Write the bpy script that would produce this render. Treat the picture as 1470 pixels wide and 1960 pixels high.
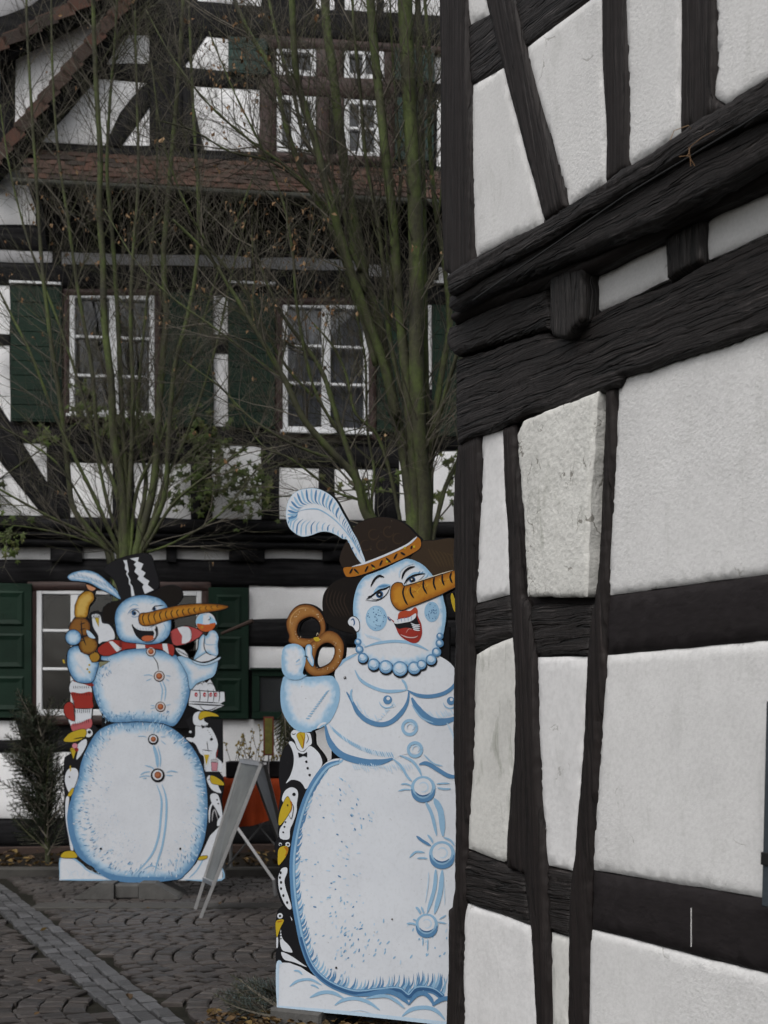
import bpy, bmesh, math, random
import numpy as np
from mathutils import Vector, Matrix, noise
from mathutils.geometry import delaunay_2d_cdt
random.seed(7); np.random.seed(7)
S = bpy.context.scene
for o in list(bpy.data.objects): bpy.data.objects.remove(o)
C = S.collection
# ------------------------------------------------ camera, sky, sun, exposure
F = 2600.0; PX = 735.0; HY = 1387.0; H = 1.25          # focal length in photo pixels, horizon row, eye height
cam = bpy.data.cameras.new('camera'); co = bpy.data.objects.new('camera', cam); C.objects.link(co)
co.location = (0, 0, H); co.rotation_euler = (math.pi/2, 0, 0)
cam.sensor_fit = 'HORIZONTAL'; cam.sensor_width = 36; cam.lens = F/1470*36
cam.shift_y = (HY-980)/1470; cam.clip_start = .05; cam.clip_end = 400
cam.dof.use_dof = True; cam.dof.focus_distance = 4.9; cam.dof.aperture_fstop = 7.5
S.camera = co
S.render.resolution_x = 768; S.render.resolution_y = 1024
SUN_EL = math.radians(52); SUN_AZ = math.radians(205)   # azimuth from +Y clockwise: behind the camera, to the left
W = bpy.data.worlds.new('World'); S.world = W; W.use_nodes = True
nt = W.node_tree; bg = nt.nodes['Background']
sky = nt.nodes.new('ShaderNodeTexSky'); sky.sky_type = 'NISHITA'; sky.sun_disc = False
sky.sun_elevation = SUN_EL; sky.sun_rotation = SUN_AZ; sky.dust_density = 4; sky.air_density = 1.5
hs = nt.nodes.new('ShaderNodeHueSaturation'); hs.inputs['Saturation'].default_value = .22
nt.links.new(sky.outputs[0], hs.inputs['Color']); nt.links.new(hs.outputs[0], bg.inputs[0])
bg.inputs[1].default_value = .1
sl = bpy.data.lights.new('sun', 'SUN'); so = bpy.data.objects.new('sun', sl); C.objects.link(so)
sl.energy = 1.0; sl.angle = math.radians(35); sl.color = (1, .975, .94)
sd = Vector((math.sin(SUN_AZ)*math.cos(SUN_EL), math.cos(SUN_AZ)*math.cos(SUN_EL), math.sin(SUN_EL)))
so.rotation_euler = sd.to_track_quat('Z', 'Y').to_euler()
S.view_settings.view_transform = 'Standard'; S.view_settings.look = 'None'
S.view_settings.exposure = 0.5; S.view_settings.gamma = 1

# ------------------------------------------------ helpers
def ray(px, py): return Vector(((px-PX)/F, 1, (HY-py)/F))
def at(px, py, d): return Vector((0, 0, H)) + ray(px, py)*d
class Plane:
    def __init__(s, o, d):
        s.o = Vector((o[0], o[1], 0)); s.d = Vector((d[0], d[1], 0)).normalized()
        s.n = Vector((s.d.y, -s.d.x, 0))
        if s.n.y > 0: s.n = -s.n
    def uz(s, px, py, off=0.0):
        r = ray(px, py); c = Vector((0, 0, H)); q = s.o + s.n*off
        t = (q-c).dot(s.n)/r.dot(s.n); p = c + r*t
        return ((p-s.o).dot(s.d), p.z)
    def w(s, u, z, n=0.0): return s.o + s.d*u + s.n*n + Vector((0, 0, z))
    def p(s, px, py, off=0.0):
        u, z = s.uz(px, py, off); return s.w(u, z, off)
    def mat(s, u=0, z=0, n=0):
        m = Matrix((( s.d.x, -s.n.x, 0, 0), (s.d.y, -s.n.y, 0, 0), (0, 0, 1, 0), (0, 0, 0, 1)))
        m.translation = s.w(u, z, n); return m
def WM(o):
    m = Matrix.Identity(4)
    while o is not None: m = o.matrix_basis @ m; o = o.parent
    return m
def thing(name, label, cat, loc=(0, 0, 0), rz=0, group=None):
    o = bpy.data.objects.new(name, None); C.objects.link(o)
    o.location = loc; o.rotation_euler = (0, 0, rz); o.empty_display_size = .1
    o['label'] = label; o['category'] = cat
    if group: o['group'] = group
    return o
def tag(o, label=None, cat=None, group=None, kind=None):
    if label: o['label'] = label
    if cat: o['category'] = cat
    if group: o['group'] = group
    if kind: o['kind'] = kind
    return o
def mk(name, vs, fs, mat, parent=None, cols=None, uvs=None, smooth=False, stuff=False, label=None):
    """vs in WORLD space; cols per vertex; uvs per vertex"""
    me = bpy.data.meshes.new(name)
    if parent is not None:
        mi = WM(parent).inverted(); A = np.array(mi)
        V = np.asarray(vs, dtype=float).reshape(-1, 3); V = V @ A[:3, :3].T + A[:3, 3]
    else: V = np.asarray(vs, dtype=float).reshape(-1, 3)
    me.from_pydata(V.tolist(), [], [tuple(f) for f in fs])
    if cols is not None:
        ca = me.color_attributes.new('Col', 'FLOAT_COLOR', 'POINT')
        cc = np.ones((len(V), 4)); cc[:, :3] = np.asarray(cols)[:, :3]
        ca.data.foreach_set('color', cc.ravel())
    if uvs is not None:
        uv = me.uv_layers.new(name='UVMap'); li = np.zeros(len(me.loops), dtype=np.int32)
        me.loops.foreach_get('vertex_index', li)
        uv.data.foreach_set('uv', np.asarray(uvs, dtype=float)[li].ravel())
    if smooth: me.polygons.foreach_set('use_smooth', [True]*len(me.polygons))
    me.materials.append(mat); me.update()
    o = bpy.data.objects.new(name, me); C.objects.link(o)
    if parent is not None: o.parent = parent
    if stuff: o['kind'] = 'stuff'
    if label: o['label'] = label
    return o
class MB:
    def __init__(s): s.v = []; s.f = []
    def add(s, vs, fs):
        b = len(s.v); s.v += [tuple(v) for v in vs]; s.f += [tuple(i+b for i in f) for f in fs]; return s
    def box(s, M, x0, x1, y0, y1, z0, z1, bev=0):
        c = [M @ Vector((x, y, z)) for x in (x0, x1) for y in (y0, y1) for z in (z0, z1)]
        return s.add(c, [(0,1,3,2),(4,6,7,5),(0,4,5,1),(2,3,7,6),(0,2,6,4),(1,5,7,3)])
    def bbox(s, M, x0, x1, y0, y1, z0, z1, b=.004):
        """box whose front (y0) face is chamfered"""
        if b <= 0: return s.box(M, x0, x1, y0, y1, z0, z1)
        pts = [(x0,y1,z0),(x1,y1,z0),(x1,y1,z1),(x0,y1,z1),(x0,y0+b,z0),(x1,y0+b,z0),(x1,y0+b,z1),(x0,y0+b,z1),
               (x0+b,y0,z0+b),(x1-b,y0,z0+b),(x1-b,y0,z1-b),(x0+b,y0,z1-b)]
        return s.add([M @ Vector(p) for p in pts], [(0,3,2,1),(0,1,5,4),(1,2,6,5),(2,3,7,6),(3,0,4,7),(4,5,9,8),(5,6,10,9),(6,7,11,10),(7,4,8,11),(8,9,10,11)])
    def tube(s, pts, rad, n=6, cap=True):
        pts = [Vector(p) for p in pts]; k = len(pts)
        if not hasattr(rad, '__len__'): rad = [rad]*k
        b = len(s.v); up = Vector((.31, .83, .47))
        for i, p in enumerate(pts):
            t = (pts[min(i+1, k-1)] - pts[max(i-1, 0)]).normalized()
            a = t.cross(up)
            if a.length < .05: a = t.cross(Vector((1, 0, 0)))
            a.normalize(); c = t.cross(a)
            for j in range(n):
                th = 2*math.pi*j/n; q = p + (a*math.cos(th) + c*math.sin(th))*rad[i]; s.v.append((q.x, q.y, q.z))
        for i in range(k-1):
            for j in range(n):
                j2 = (j+1) % n; s.f.append((b+i*n+j, b+i*n+j2, b+(i+1)*n+j2, b+(i+1)*n+j))
        if cap and n > 2:
            s.f.append(tuple(b+j for j in range(n))[::-1]); s.f.append(tuple(b+(k-1)*n+j for j in range(n)))
        return s
    def build(s, name, mat, parent=None, smooth=False, stuff=False, label=None):
        return mk(name, s.v, s.f, mat, parent, smooth=smooth, stuff=stuff, label=label)
def inpoly(P, poly):
    P = np.asarray(P); poly = np.asarray(poly); x, y = P[:, 0], P[:, 1]
    r = np.zeros(len(P), bool); x1, y1 = poly[:, 0], poly[:, 1]; x2, y2 = np.roll(x1, -1), np.roll(y1, -1)
    for a, b, c, d in zip(x1, y1, x2, y2):
        if b == d: continue
        m = ((b > y) != (d > y)) & (x < (c-a)*(y-b)/(d-b)+a); r ^= m
    return r
def dist(P, poly):
    P = np.asarray(P)[:, None, :]; a = np.asarray(poly)[None]; b = np.roll(a, -1, axis=1); ab = b-a
    out = []
    for i in range(0, P.shape[0], 2000):
        p = P[i:i+2000]; t = np.clip(((p-a)*ab).sum(2)/np.maximum((ab*ab).sum(2), 1e-12), 0, 1)
        out.append(np.sqrt((((a+ab*t[..., None])-p)**2).sum(2)).min(1))
    return np.concatenate(out) if out else np.zeros(0)
def spline(pts, n=5, closed=True):
    P = [np.array(p, float) for p in pts]; k = len(P); out = []
    rng = range(k) if closed else range(k-1)
    for i in rng:
        if closed: a, b, c, d = P[(i-1) % k], P[i], P[(i+1) % k], P[(i+2) % k]
        else: a, b, c, d = P[max(i-1, 0)], P[i], P[i+1], P[min(i+2, k-1)]
        for j in range(n):
            t = j/n
            out.append(.5*((2*b)+(-a+c)*t+(2*a-5*b+4*c-d)*t*t+(-a+3*b-3*c+d)*t**3))
    if not closed: out.append(P[-1])
    return out
def nz(x, y=0.0, z=0.0): return noise.noise(Vector((x, y, z)))
def cdt(outer, holes=(), extra=(), union=None):
    """triangulate polygons; keep triangles inside outer (or any of union) and outside holes"""
    vs = []; es = []
    polys = (list(union) if union else [outer]) + list(holes)
    for pl in polys:
        b = len(vs); k = len(pl)
        for p in pl: vs.append(Vector((float(p[0]), float(p[1]))))
        es += [(b+i, b+(i+1) % k) for i in range(k)]
    vs += [Vector((float(p[0]), float(p[1]))) for p in extra]
    V, E, Fc, *_ = delaunay_2d_cdt(vs, es, [], 0, 1e-6)
    V = np.array([(v.x, v.y) for v in V]); Fc = np.array([f[:3] for f in Fc])
    cen = V[Fc].mean(1); keep = np.zeros(len(Fc), bool)
    for pl in (list(union) if union else [outer]): keep |= inpoly(cen, pl)
    for hl in holes: keep &= ~inpoly(cen, hl)
    Fc = Fc[keep]
    a = V[Fc[:, 1]]-V[Fc[:, 0]]; b = V[Fc[:, 2]]-V[Fc[:, 0]]; ar = a[:, 0]*b[:, 1]-a[:, 1]*b[:, 0]
    Fc = Fc[np.abs(ar) > 1e-12]; ar = ar[np.abs(ar) > 1e-12]
    Fc[ar < 0] = Fc[ar < 0][:, ::-1]
    return V, Fc
def boundary(Fc):
    cnt = {}
    for t in Fc:
        for i in range(3):
            e = (int(t[i]), int(t[(i+1) % 3])); cnt[e] = 1
    return [e for e in cnt if (e[1], e[0]) not in cnt]
def relief(name, pl, out_px, off, mat, parent, h=.008, r=.012, back=.05, sp=(.02, .02), ang=None, amp=.0015, fr=(3, 30), wob=.002, uvz=None, px=True, seed=0.0, label=None, bulge=0.0, wfr=9):
    """a piece of wall surface: outline (photo pixels on the plane, or u,z) densified, edge rounded, surface relief along its grain"""
    P = [pl.uz(x, y, off) for x, y in out_px] if px else list(out_px)
    st = min(sp)*1.5; D = []
    for i in range(len(P)):
        a = np.array(P[i]); b = np.array(P[(i+1) % len(P)]); L = np.linalg.norm(b-a); k = max(1, int(L/st))
        nn = np.array((-(b-a)[1], (b-a)[0]))/max(L, 1e-9)
        for j in range(k):
            q = a+(b-a)*j/k
            ed = min(j, k-j)/k*L; f = min(1, ed/.04) if len(P) < 12 else 1
            D.append(q+nn*f*wob*(1.2*nz(q[0]*wfr+seed, q[1]*wfr, 3.3)+.6*nz(q[0]*40, q[1]*40+seed, 8)))
    D = np.array(D); lo, hi = D.min(0), D.max(0)
    if ang is None:
        ext = hi-lo; ang = 0 if ext[0] > ext[1] else math.pi/2
    ca, sa = math.cos(ang), math.sin(ang); cen = (lo+hi)/2; R = np.linalg.norm(hi-lo)/2+.02
    ga = np.arange(-R, R, sp[0]); gb = np.arange(-R, R, sp[1])
    G = np.array(np.meshgrid(ga, gb)).reshape(2, -1).T; G = G + (np.random.rand(*G.shape)-.5)*np.array(sp)*.5
    G = np.stack([cen[0]+G[:, 0]*ca-G[:, 1]*sa, cen[1]+G[:, 0]*sa+G[:, 1]*ca], 1)
    G = G[(G[:, 0] > lo[0]) & (G[:, 0] < hi[0]) & (G[:, 1] > lo[1]) & (G[:, 1] < hi[1])]
    if len(G): G = G[inpoly(G, D)]
    tt = np.roll(D, -1, 0)-np.roll(D, 1, 0); tt /= np.maximum(np.linalg.norm(tt, axis=1, keepdims=True), 1e-9)
    ar_ = np.sum(D[:, 0]*np.roll(D[:, 1], -1)-np.roll(D[:, 0], -1)*D[:, 1]); ni = np.stack([-tt[:, 1], tt[:, 0]], 1)*(1 if ar_ > 0 else -1)
    RG = D+ni*r*1.05; RG = RG[inpoly(RG, D)]
    if len(RG): RG = RG[dist(RG, D) > r*.85]
    if len(G): G = G[dist(G, D) > max(st*.35, r*1.5)]
    G = np.concatenate([g for g in (G, RG) if len(g)]) if len(G)+len(RG) else G
    V, Fc = cdt(D, extra=G); dv = dist(V, D); dv[dv < 1e-5] = 0
    al = V[:, 0]*ca+V[:, 1]*sa; ac = -V[:, 0]*sa+V[:, 1]*ca
    N = np.zeros(len(V)); mx = max(dv.max(), 1e-6)
    for i in range(len(V)):
        d = dv[i]; pr = 1-math.exp(-d/r*1.6)
        s_ = nz(al[i]*fr[0]+seed, ac[i]*fr[1], seed)+.5*nz(al[i]*fr[0]*2.3, ac[i]*fr[1]*2.2+seed, 4+seed)
        N[i] = off+h*pr+amp*s_*min(1, d/(r*.6))+bulge*math.sin(min(1, d/mx)*math.pi/2)
    nv = len(V); ws = [tuple(pl.w(V[i, 0], V[i, 1], N[i])) for i in range(nv)]
    fs = [tuple(t) for t in Fc]; uv = [(al[i], ac[i]) for i in range(nv)]
    be = boundary(Fc); mp = {}
    for e in be:
        for q in e:
            if q not in mp:
                mp[q] = len(ws); ws.append(tuple(pl.w(V[q, 0], V[q, 1], N[q]))); uv.append((al[q], ac[q]))
                ws.append(tuple(pl.w(V[q, 0], V[q, 1], off-back))); uv.append((al[q], ac[q]+back))
    for a, b in be: fs.append((mp[b], mp[a], mp[a]+1, mp[b]+1))
    return mk(name, ws, fs, mat, parent, uvs=uv, smooth=True, label=label)
# ------------------------------------------------ materials
def mat(name, col=(.5, .5, .5), rough=.6, spec=.3, metal=0, var=.0, vs=4, bump=0, bs=60, bd=.01, extra=None):
    m = bpy.data.materials.new(name); m.use_nodes = True; t = m.node_tree; b = t.nodes['Principled BSDF']
    b.inputs['Base Color'].default_value = (*col, 1); b.inputs['Roughness'].default_value = rough
    b.inputs['Specular IOR Level'].default_value = spec; b.inputs['Metallic'].default_value = metal
    tc = t.nodes.new('ShaderNodeTexCoord')
    if var:
        n = t.nodes.new('ShaderNodeTexNoise'); n.inputs['Scale'].default_value = vs; n.inputs['Detail'].default_value = 6; n.inputs['Roughness'].default_value = .65
        r = t.nodes.new('ShaderNodeValToRGB'); r.color_ramp.elements[0].position = .3; r.color_ramp.elements[1].position = .72
        r.color_ramp.elements[0].color = (*[c*(1-var) for c in col], 1); r.color_ramp.elements[1].color = (*[min(1, c*(1+var*.6)) for c in col], 1)
        t.links.new(tc.outputs['Object'], n.inputs['Vector']); t.links.new(n.outputs[0], r.inputs[0]); t.links.new(r.outputs[0], b.inputs['Base Color'])
    if bump:
        n2 = t.nodes.new('ShaderNodeTexNoise'); n2.inputs['Scale'].default_value = bs; n2.inputs['Detail'].default_value = 4
        bp = t.nodes.new('ShaderNodeBump'); bp.inputs['Strength'].default_value = bump; bp.inputs['Distance'].default_value = bd
        t.links.new(tc.outputs['Object'], n2.inputs['Vector']); t.links.new(n2.outputs[0], bp.inputs['Height']); t.links.new(bp.outputs[0], b.inputs['Normal'])
    return m
def N(t, typ, **kw):
    n = t.nodes.new('ShaderNode'+typ)
    for k, v in kw.items():
        if k in n.inputs.keys(): n.inputs[k].default_value = v
        else: setattr(n, k, v)
    return n
def ramp(t, src, stops):
    r = t.nodes.new('ShaderNodeValToRGB'); e = r.color_ramp.elements
    e[0].position, e[0].color = stops[0][0], (*stops[0][1], 1); e[1].position, e[1].color = stops[-1][0], (*stops[-1][1], 1)
    for p, c in stops[1:-1]:
        x = e.new(p); x.color = (*c, 1)
    t.links.new(src, r.inputs[0]); return r
def mixc(t, f, a, b, mode='MIX'):
    m = t.nodes.new('ShaderNodeMix'); m.data_type = 'RGBA'; m.blend_type = mode
    for i, s in ((0, f), (6, a), (7, b)):
        if hasattr(s, 'links') or hasattr(s, 'is_linked'): t.links.new(s, m.inputs[i])
        elif isinstance(s, (int, float)): m.inputs[i].default_value = s
        else: m.inputs[i].default_value = (*s, 1)
    return m.outputs[2]
def plaster(name, base=(.66, .65, .63), dirt=.25, stucco=.6, dist_=.004, moss=0, crack=0, fine=95, ck=(-.14, .078, (9, 9, 3.2)), n4k=.35):
    m = bpy.data.materials.new(name); m.use_nodes = True; t = m.node_tree; b = t.nodes['Principled BSDF']
    b.inputs['Roughness'].default_value = .85; b.inputs['Specular IOR Level'].default_value = .15
    tc = N(t, 'TexCoord'); L = t.links.new
    mp = N(t, 'Mapping'); mp.inputs['Scale'].default_value = (1, 1, .45); L(tc.outputs['Object'], mp.inputs[0])
    n1 = N(t, 'TexNoise', Scale=3.2, Detail=8, Roughness=.62, Distortion=.3); L(mp.outputs[0], n1.inputs['Vector'])
    d = tuple(c*(1-dirt) for c in base)
    r1 = ramp(t, n1.outputs[0], [(.3, d), (.5, base), (.75, tuple(min(1, c*1.05) for c in base))])
    col = r1.outputs[0]
    n2 = N(t, 'TexNoise', Scale=fine, Detail=5, Roughness=.6); L(tc.outputs['Object'], n2.inputs['Vector'])
    r2 = ramp(t, n2.outputs[0], [(.3, (.86, .86, .86)), (.6, (1, 1, 1))]); col = mixc(t, .8, col, r2.outputs[0], 'MULTIPLY')
    n3 = N(t, 'TexNoise', Scale=1.3, Detail=3); L(tc.outputs['Object'], n3.inputs['Vector'])
    rmask = ramp(t, n3.outputs[0], [(.42, (.25, .25, .25)), (.58, (1, 1, 1))])   # smooth patches between rough ones
    mh = N(t, 'Math', operation='MULTIPLY'); L(n2.outputs[0], mh.inputs[0]); L(rmask.outputs[0], mh.inputs[1])
    n4 = N(t, 'TexNoise', Scale=14, Detail=4); L(tc.outputs['Object'], n4.inputs['Vector'])
    ad = N(t, 'Math', operation='MULTIPLY_ADD'); L(n4.outputs[0], ad.inputs[0]); ad.inputs[1].default_value = n4k; L(mh.outputs[0], ad.inputs[2])
    h = ad.outputs[0]
    if moss:
        mp2 = N(t, 'Mapping'); mp2.inputs['Scale'].default_value = (5, 5, 1.6); L(tc.outputs['Object'], mp2.inputs[0])
        n5 = N(t, 'TexNoise', Scale=3, Detail=7, Roughness=.7, Distortion=.6); L(mp2.outputs[0], n5.inputs['Vector'])
        r5 = ramp(t, n5.outputs[0], [(.55, (0, 0, 0)), (.72, (moss, moss, moss))]); col = mixc(t, r5.outputs[0], col, (.17, .18, .14))
    if crack:
        nd = N(t, 'TexNoise', Scale=5, Detail=5); L(tc.outputs['Object'], nd.inputs['Vector'])
        wv = mixc(t, .22, tc.outputs['Object'], nd.outputs[1])
        mp3 = N(t, 'Mapping'); mp3.inputs['Scale'].default_value = ck[2]; L(wv, mp3.inputs[0])
        vo = N(t, 'TexVoronoi', feature='DISTANCE_TO_EDGE', Scale=1.0); L(mp3.outputs[0], vo.inputs['Vector'])
        n6 = N(t, 'TexNoise', Scale=7, Detail=4); L(tc.outputs['Object'], n6.inputs['Vector'])
        g = N(t, 'Math', operation='MULTIPLY_ADD'); L(n6.outputs[0], g.inputs[0]); g.inputs[1].default_value = ck[0]; g.inputs[2].default_value = ck[1]
        th = N(t, 'Math', operation='LESS_THAN'); L(vo.outputs[0], th.inputs[0]); L(g.outputs[0], th.inputs[1])
        cm = N(t, 'Math', operation='MULTIPLY'); L(th.outputs[0], cm.inputs[0]); cm.inputs[1].default_value = crack
        col = mixc(t, cm.outputs[0], col, (.12, .11, .09))
        sb = N(t, 'Math', operation='SUBTRACT'); L(h, sb.inputs[0]); L(cm.outputs[0], sb.inputs[1]); h = sb.outputs[0]
    L(col, b.inputs['Base Color'])
    bp = N(t, 'Bump', Strength=stucco, Distance=dist_); L(h, bp.inputs['Height']); L(bp.outputs[0], b.inputs['Normal'])
    return m
def wood(name, base=(.023, .019, .019), hi=(.05, .043, .042), streak=None, rough=.5, bump=.7, along=2.2, across=55, ripple=0.0, spec=.4, dist_=.004, crk=16, ckd=.9):
    m = bpy.data.materials.new(name); m.use_nodes = True; t = m.node_tree; b = t.nodes['Principled BSDF']; L = t.links.new
    b.inputs['Specular IOR Level'].default_value = spec
    uv = N(t, 'UVMap'); src = uv.outputs[0]
    if ripple:
        nr = N(t, 'TexNoise', Scale=7, Detail=2); L(src, nr.inputs['Vector'])
        src = mixc(t, ripple, src, nr.outputs[1])
    mp = N(t, 'Mapping'); mp.inputs['Scale'].default_value = (along, across, 1); L(src, mp.inputs[0])
    n1 = N(t, 'TexNoise', Scale=1.0, Detail=7, Roughness=.6, Distortion=.4); L(mp.outputs[0], n1.inputs['Vector'])
    mp2 = N(t, 'Mapping'); mp2.inputs['Scale'].default_value = (along*.6, across*.28, 1); L(src, mp2.inputs[0])
    n2 = N(t, 'TexNoise', Scale=1.0, Detail=3, Distortion=.3); L(mp2.outputs[0], n2.inputs['Vector'])
    r2 = ramp(t, n2.outputs[0], [(.36, (0, 0, 0)), (.46, (1, 1, 1))])
    n3 = N(t, 'TexNoise', Scale=26, Detail=5); L(uv.outputs[0], n3.inputs['Vector'])
    mp4 = N(t, 'Mapping'); mp4.inputs['Scale'].default_value = (1.1, crk, 1); L(src, mp4.inputs[0])
    n5 = N(t, 'TexNoise', Scale=1.0, Detail=4, Roughness=.45); L(mp4.outputs[0], n5.inputs['Vector'])
    s5 = N(t, 'Math', operation='SUBTRACT'); L(n5.outputs[0], s5.inputs[0]); s5.inputs[1].default_value = .5
    a5 = N(t, 'Math', operation='ABSOLUTE'); L(s5.outputs[0], a5.inputs[0])
    r5 = ramp(t, a5.outputs[0], [(.004, (0, 0, 0)), (.02, (1, 1, 1))])
    r1 = ramp(t, n1.outputs[0], [(.35, base), (.62, hi), (.72, streak)] if streak else [(.35, base), (.7, hi)])  # streak: pale weathered paint, with reflections along the ridges also put into the colour
    col = mixc(t, .55, r1.outputs[0], ramp(t, n3.outputs[0], [(.3, (.6, .6, .6)), (.7, (1.0, 1.0, 1.0))]).outputs[0], 'MULTIPLY')
    col = mixc(t, ckd*.85, col, r5.outputs[0], 'MULTIPLY')
    L(col, b.inputs['Base Color'])
    rr = ramp(t, n1.outputs[0], [(.3, (min(1, rough+.2),)*3), (.7, (rough-.05,)*3)]); L(rr.outputs[0], b.inputs['Roughness'])
    ma = N(t, 'Math', operation='MULTIPLY_ADD'); L(r2.outputs[0], ma.inputs[0]); ma.inputs[1].default_value = .8; L(n1.outputs[0], ma.inputs[2])
    ma2 = N(t, 'Math', operation='MULTIPLY_ADD'); L(n3.outputs[0], ma2.inputs[0]); ma2.inputs[1].default_value = .35; L(ma.outputs[0], ma2.inputs[2])
    ma3 = N(t, 'Math', operation='MULTIPLY_ADD'); L(r5.outputs[0], ma3.inputs[0]); ma3.inputs[1].default_value = ckd*1.6; L(ma2.outputs[0], ma3.inputs[2]); ma2 = ma3
    bp = N(t, 'Bump', Strength=bump, Distance=dist_); L(ma2.outputs[0], bp.inputs['Height']); L(bp.outputs[0], b.inputs['Normal'])
    return m
def island(name, cols, rough=.6, spec=.2, sub=0, bump=0):
    m = bpy.data.materials.new(name); m.use_nodes = True; t = m.node_tree; b = t.nodes['Principled BSDF']; L = t.links.new
    g = N(t, 'NewGeometry'); k = len(cols)
    r = ramp(t, g.outputs['Random Per Island'], [(i/(k-1), c) for i, c in enumerate(cols)])
    L(r.outputs[0], b.inputs['Base Color']); b.inputs['Roughness'].default_value = rough; b.inputs['Specular IOR Level'].default_value = spec
    return m
def stone(name, cols, rough=.5, vs=18, bump=.5, spec=.4):
    """each stone object / island gets its own tone"""
    m = bpy.data.materials.new(name); m.use_nodes = True; t = m.node_tree; b = t.nodes['Principled BSDF']; L = t.links.new
    oi = N(t, 'ObjectInfo'); g = N(t, 'NewGeometry'); a = N(t, 'Math', operation='ADD'); L(oi.outputs['Random'], a.inputs[0]); L(g.outputs['Random Per Island'], a.inputs[1])
    fr = N(t, 'Math', operation='FRACT'); L(a.outputs[0], fr.inputs[0]); k = len(cols)
    r = ramp(t, fr.outputs[0], [(i/(k-1), c) for i, c in enumerate(cols)])
    tc = N(t, 'NewGeometry'); n = N(t, 'TexNoise', Scale=vs, Detail=7, Roughness=.7); L(tc.outputs['Position'], n.inputs['Vector'])
    c = mixc(t, .75, r.outputs[0], ramp(t, n.outputs[0], [(.3, (.5, .5, .5)), (.7, (1.15, 1.15, 1.15))]).outputs[0], 'MULTIPLY')
    L(c, b.inputs['Base Color']); b.inputs['Specular IOR Level'].default_value = spec
    rr = ramp(t, n.outputs[0], [(.3, (rough-.12,)*3), (.7, (rough+.2,)*3)]); L(rr.outputs[0], b.inputs['Roughness'])
    bp = N(t, 'Bump', Strength=bump, Distance=.006); L(n.outputs[0], bp.inputs['Height']); L(bp.outputs[0], b.inputs['Normal'])
    return m
M = {}
M['plaster'] = plaster('painted_plaster', (.62, .615, .615), .10, .8, .0035, fine=105, moss=.16, crack=.4, ck=(-.075, .031, (3.5, 3.5, 3.0)))
M['plaster_smooth'] = plaster('smooth_plaster', (.64, .635, .64), .10, .45, .003, fine=60, moss=.15, crack=.35, ck=(-.08, .032, (5, 5, 3.0)))
M['plaster_dirty'] = plaster('dirty_plaster', (.56, .555, .535), .2, .6, .004, moss=.75, fine=60)
M['plaster_old'] = plaster('flaking_plaster', (.60, .595, .57), .20, .8, .006, moss=.45, crack=.7, fine=60, ck=(-.15, .078, (17, 17, 5)), n4k=.9)
M['plaster_far'] = plaster('far_plaster', (.82, .82, .835), .08, .25, .004)
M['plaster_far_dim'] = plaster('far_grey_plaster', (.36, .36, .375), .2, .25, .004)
M['wood'] = wood('tarred_oak', base=(.0085,.006,.0058), hi=(.0185,.014,.0135), streak=(.034,.027,.026), ckd=.5, crk=20, rough=.6, bump=.8, across=95, along=2.5, spec=.25, dist_=.003)
M['wood_rough'] = wood('weathered_tarred_oak', crk=20, base=(.0055, .0042, .004), hi=(.019, .0148, .014), streak=(.13, .115, .11), rough=.5, bump=1.0, along=6, across=170, ripple=.018, spec=.35, dist_=.006)
M['wood_flat'] = wood('painted_timber_band', base=(.014, .0112, .012), hi=(.019, .0155, .0165), rough=.7, spec=.2, bump=.25, along=20, across=60, ckd=0)
M['wood_far'] = wood('far_timber', base=(.007, .007, .008), hi=(.016, .0155, .017), rough=.75, spec=.15, ckd=.3, bump=.4, along=2, across=30)
M['wood_brown'] = wood('brown_window_timber', base=(.032, .014, .012), hi=(.05, .024, .02), rough=.55, bump=.3, along=2, across=40)
M['shutter'] = mat('dark_green_shutter_paint', (.005, .020, .0115), .6, .2, var=.35, vs=3, bump=.2, bs=30)
M['shutter_teal'] = mat('faded_green_shutter_paint', (.016, .042, .035), .6, .3, var=.4, vs=5)
M['frame_white'] = mat('white_window_paint', (.70, .71, .73), .45, .4, var=.08, vs=4)
M['shutter_slate'] = mat('slate_blue_shutter_paint', (.035, .045, .055), .5, .4, var=.3, vs=6, bump=.2)
M['tile'] = stone('red_clay_tiles', [(.058, .030, .022), (.085, .043, .031), (.042, .029, .024), (.092, .052, .039), (.032, .024, .021)], .75, 14, .5, .2)
M['cobble'] = stone('brown_porphyry_setts', [(.034, .028, .025), (.048, .040, .036), (.026, .023, .022), (.056, .047, .042), (.040, .034, .033)], .5, 22, .6, .45)
M['granite'] = stone('grey_granite_setts', [(.06, .06, .063), (.098, .098, .103), (.048, .048, .05), (.078, .078, .081)], .55, 30, .6, .4)
M['kerb'] = stone('worn_kerb_stone', [(.05, .047, .043), (.07, .066, .06)], .7, 12, .5, .3)
M['joint'] = mat('sandy_joint_earth', (.018, .017, .013), .9, .1, var=.6, vs=9, bump=.5, bs=40)
M['soil'] = mat('dark_garden_soil', (.016, .013, .01), .95, .1, var=.5, vs=12, bump=.8, bs=30, bd=.02)
M['plinth'] = mat('brown_plinth_render', (.045, .03, .025), .8, .2, var=.3, vs=3, bump=.3)
M['edge'] = mat('board_edge_paint', (.006, .006, .007), .8, .1)
M['metal'] = mat('brushed_aluminium', (.42, .42, .43), .38, .5, .9, var=.15, vs=20)
M['metal_dull'] = mat('dull_aluminium', (.22, .22, .225), .5, .5, .7, var=.2, vs=12)
M['steel'] = mat('bright_steel', (.7, .7, .7), .25, .5, 1)
M['concrete'] = mat('grey_concrete_foot', (.085, .083, .08), .85, .2, var=.3, vs=8, bump=.4)
M['orange'] = mat('orange_cloth', (.22, .032, .008), .8, .1, var=.25, vs=5, bump=.3, bs=50)
M['bark'] = None
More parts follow.
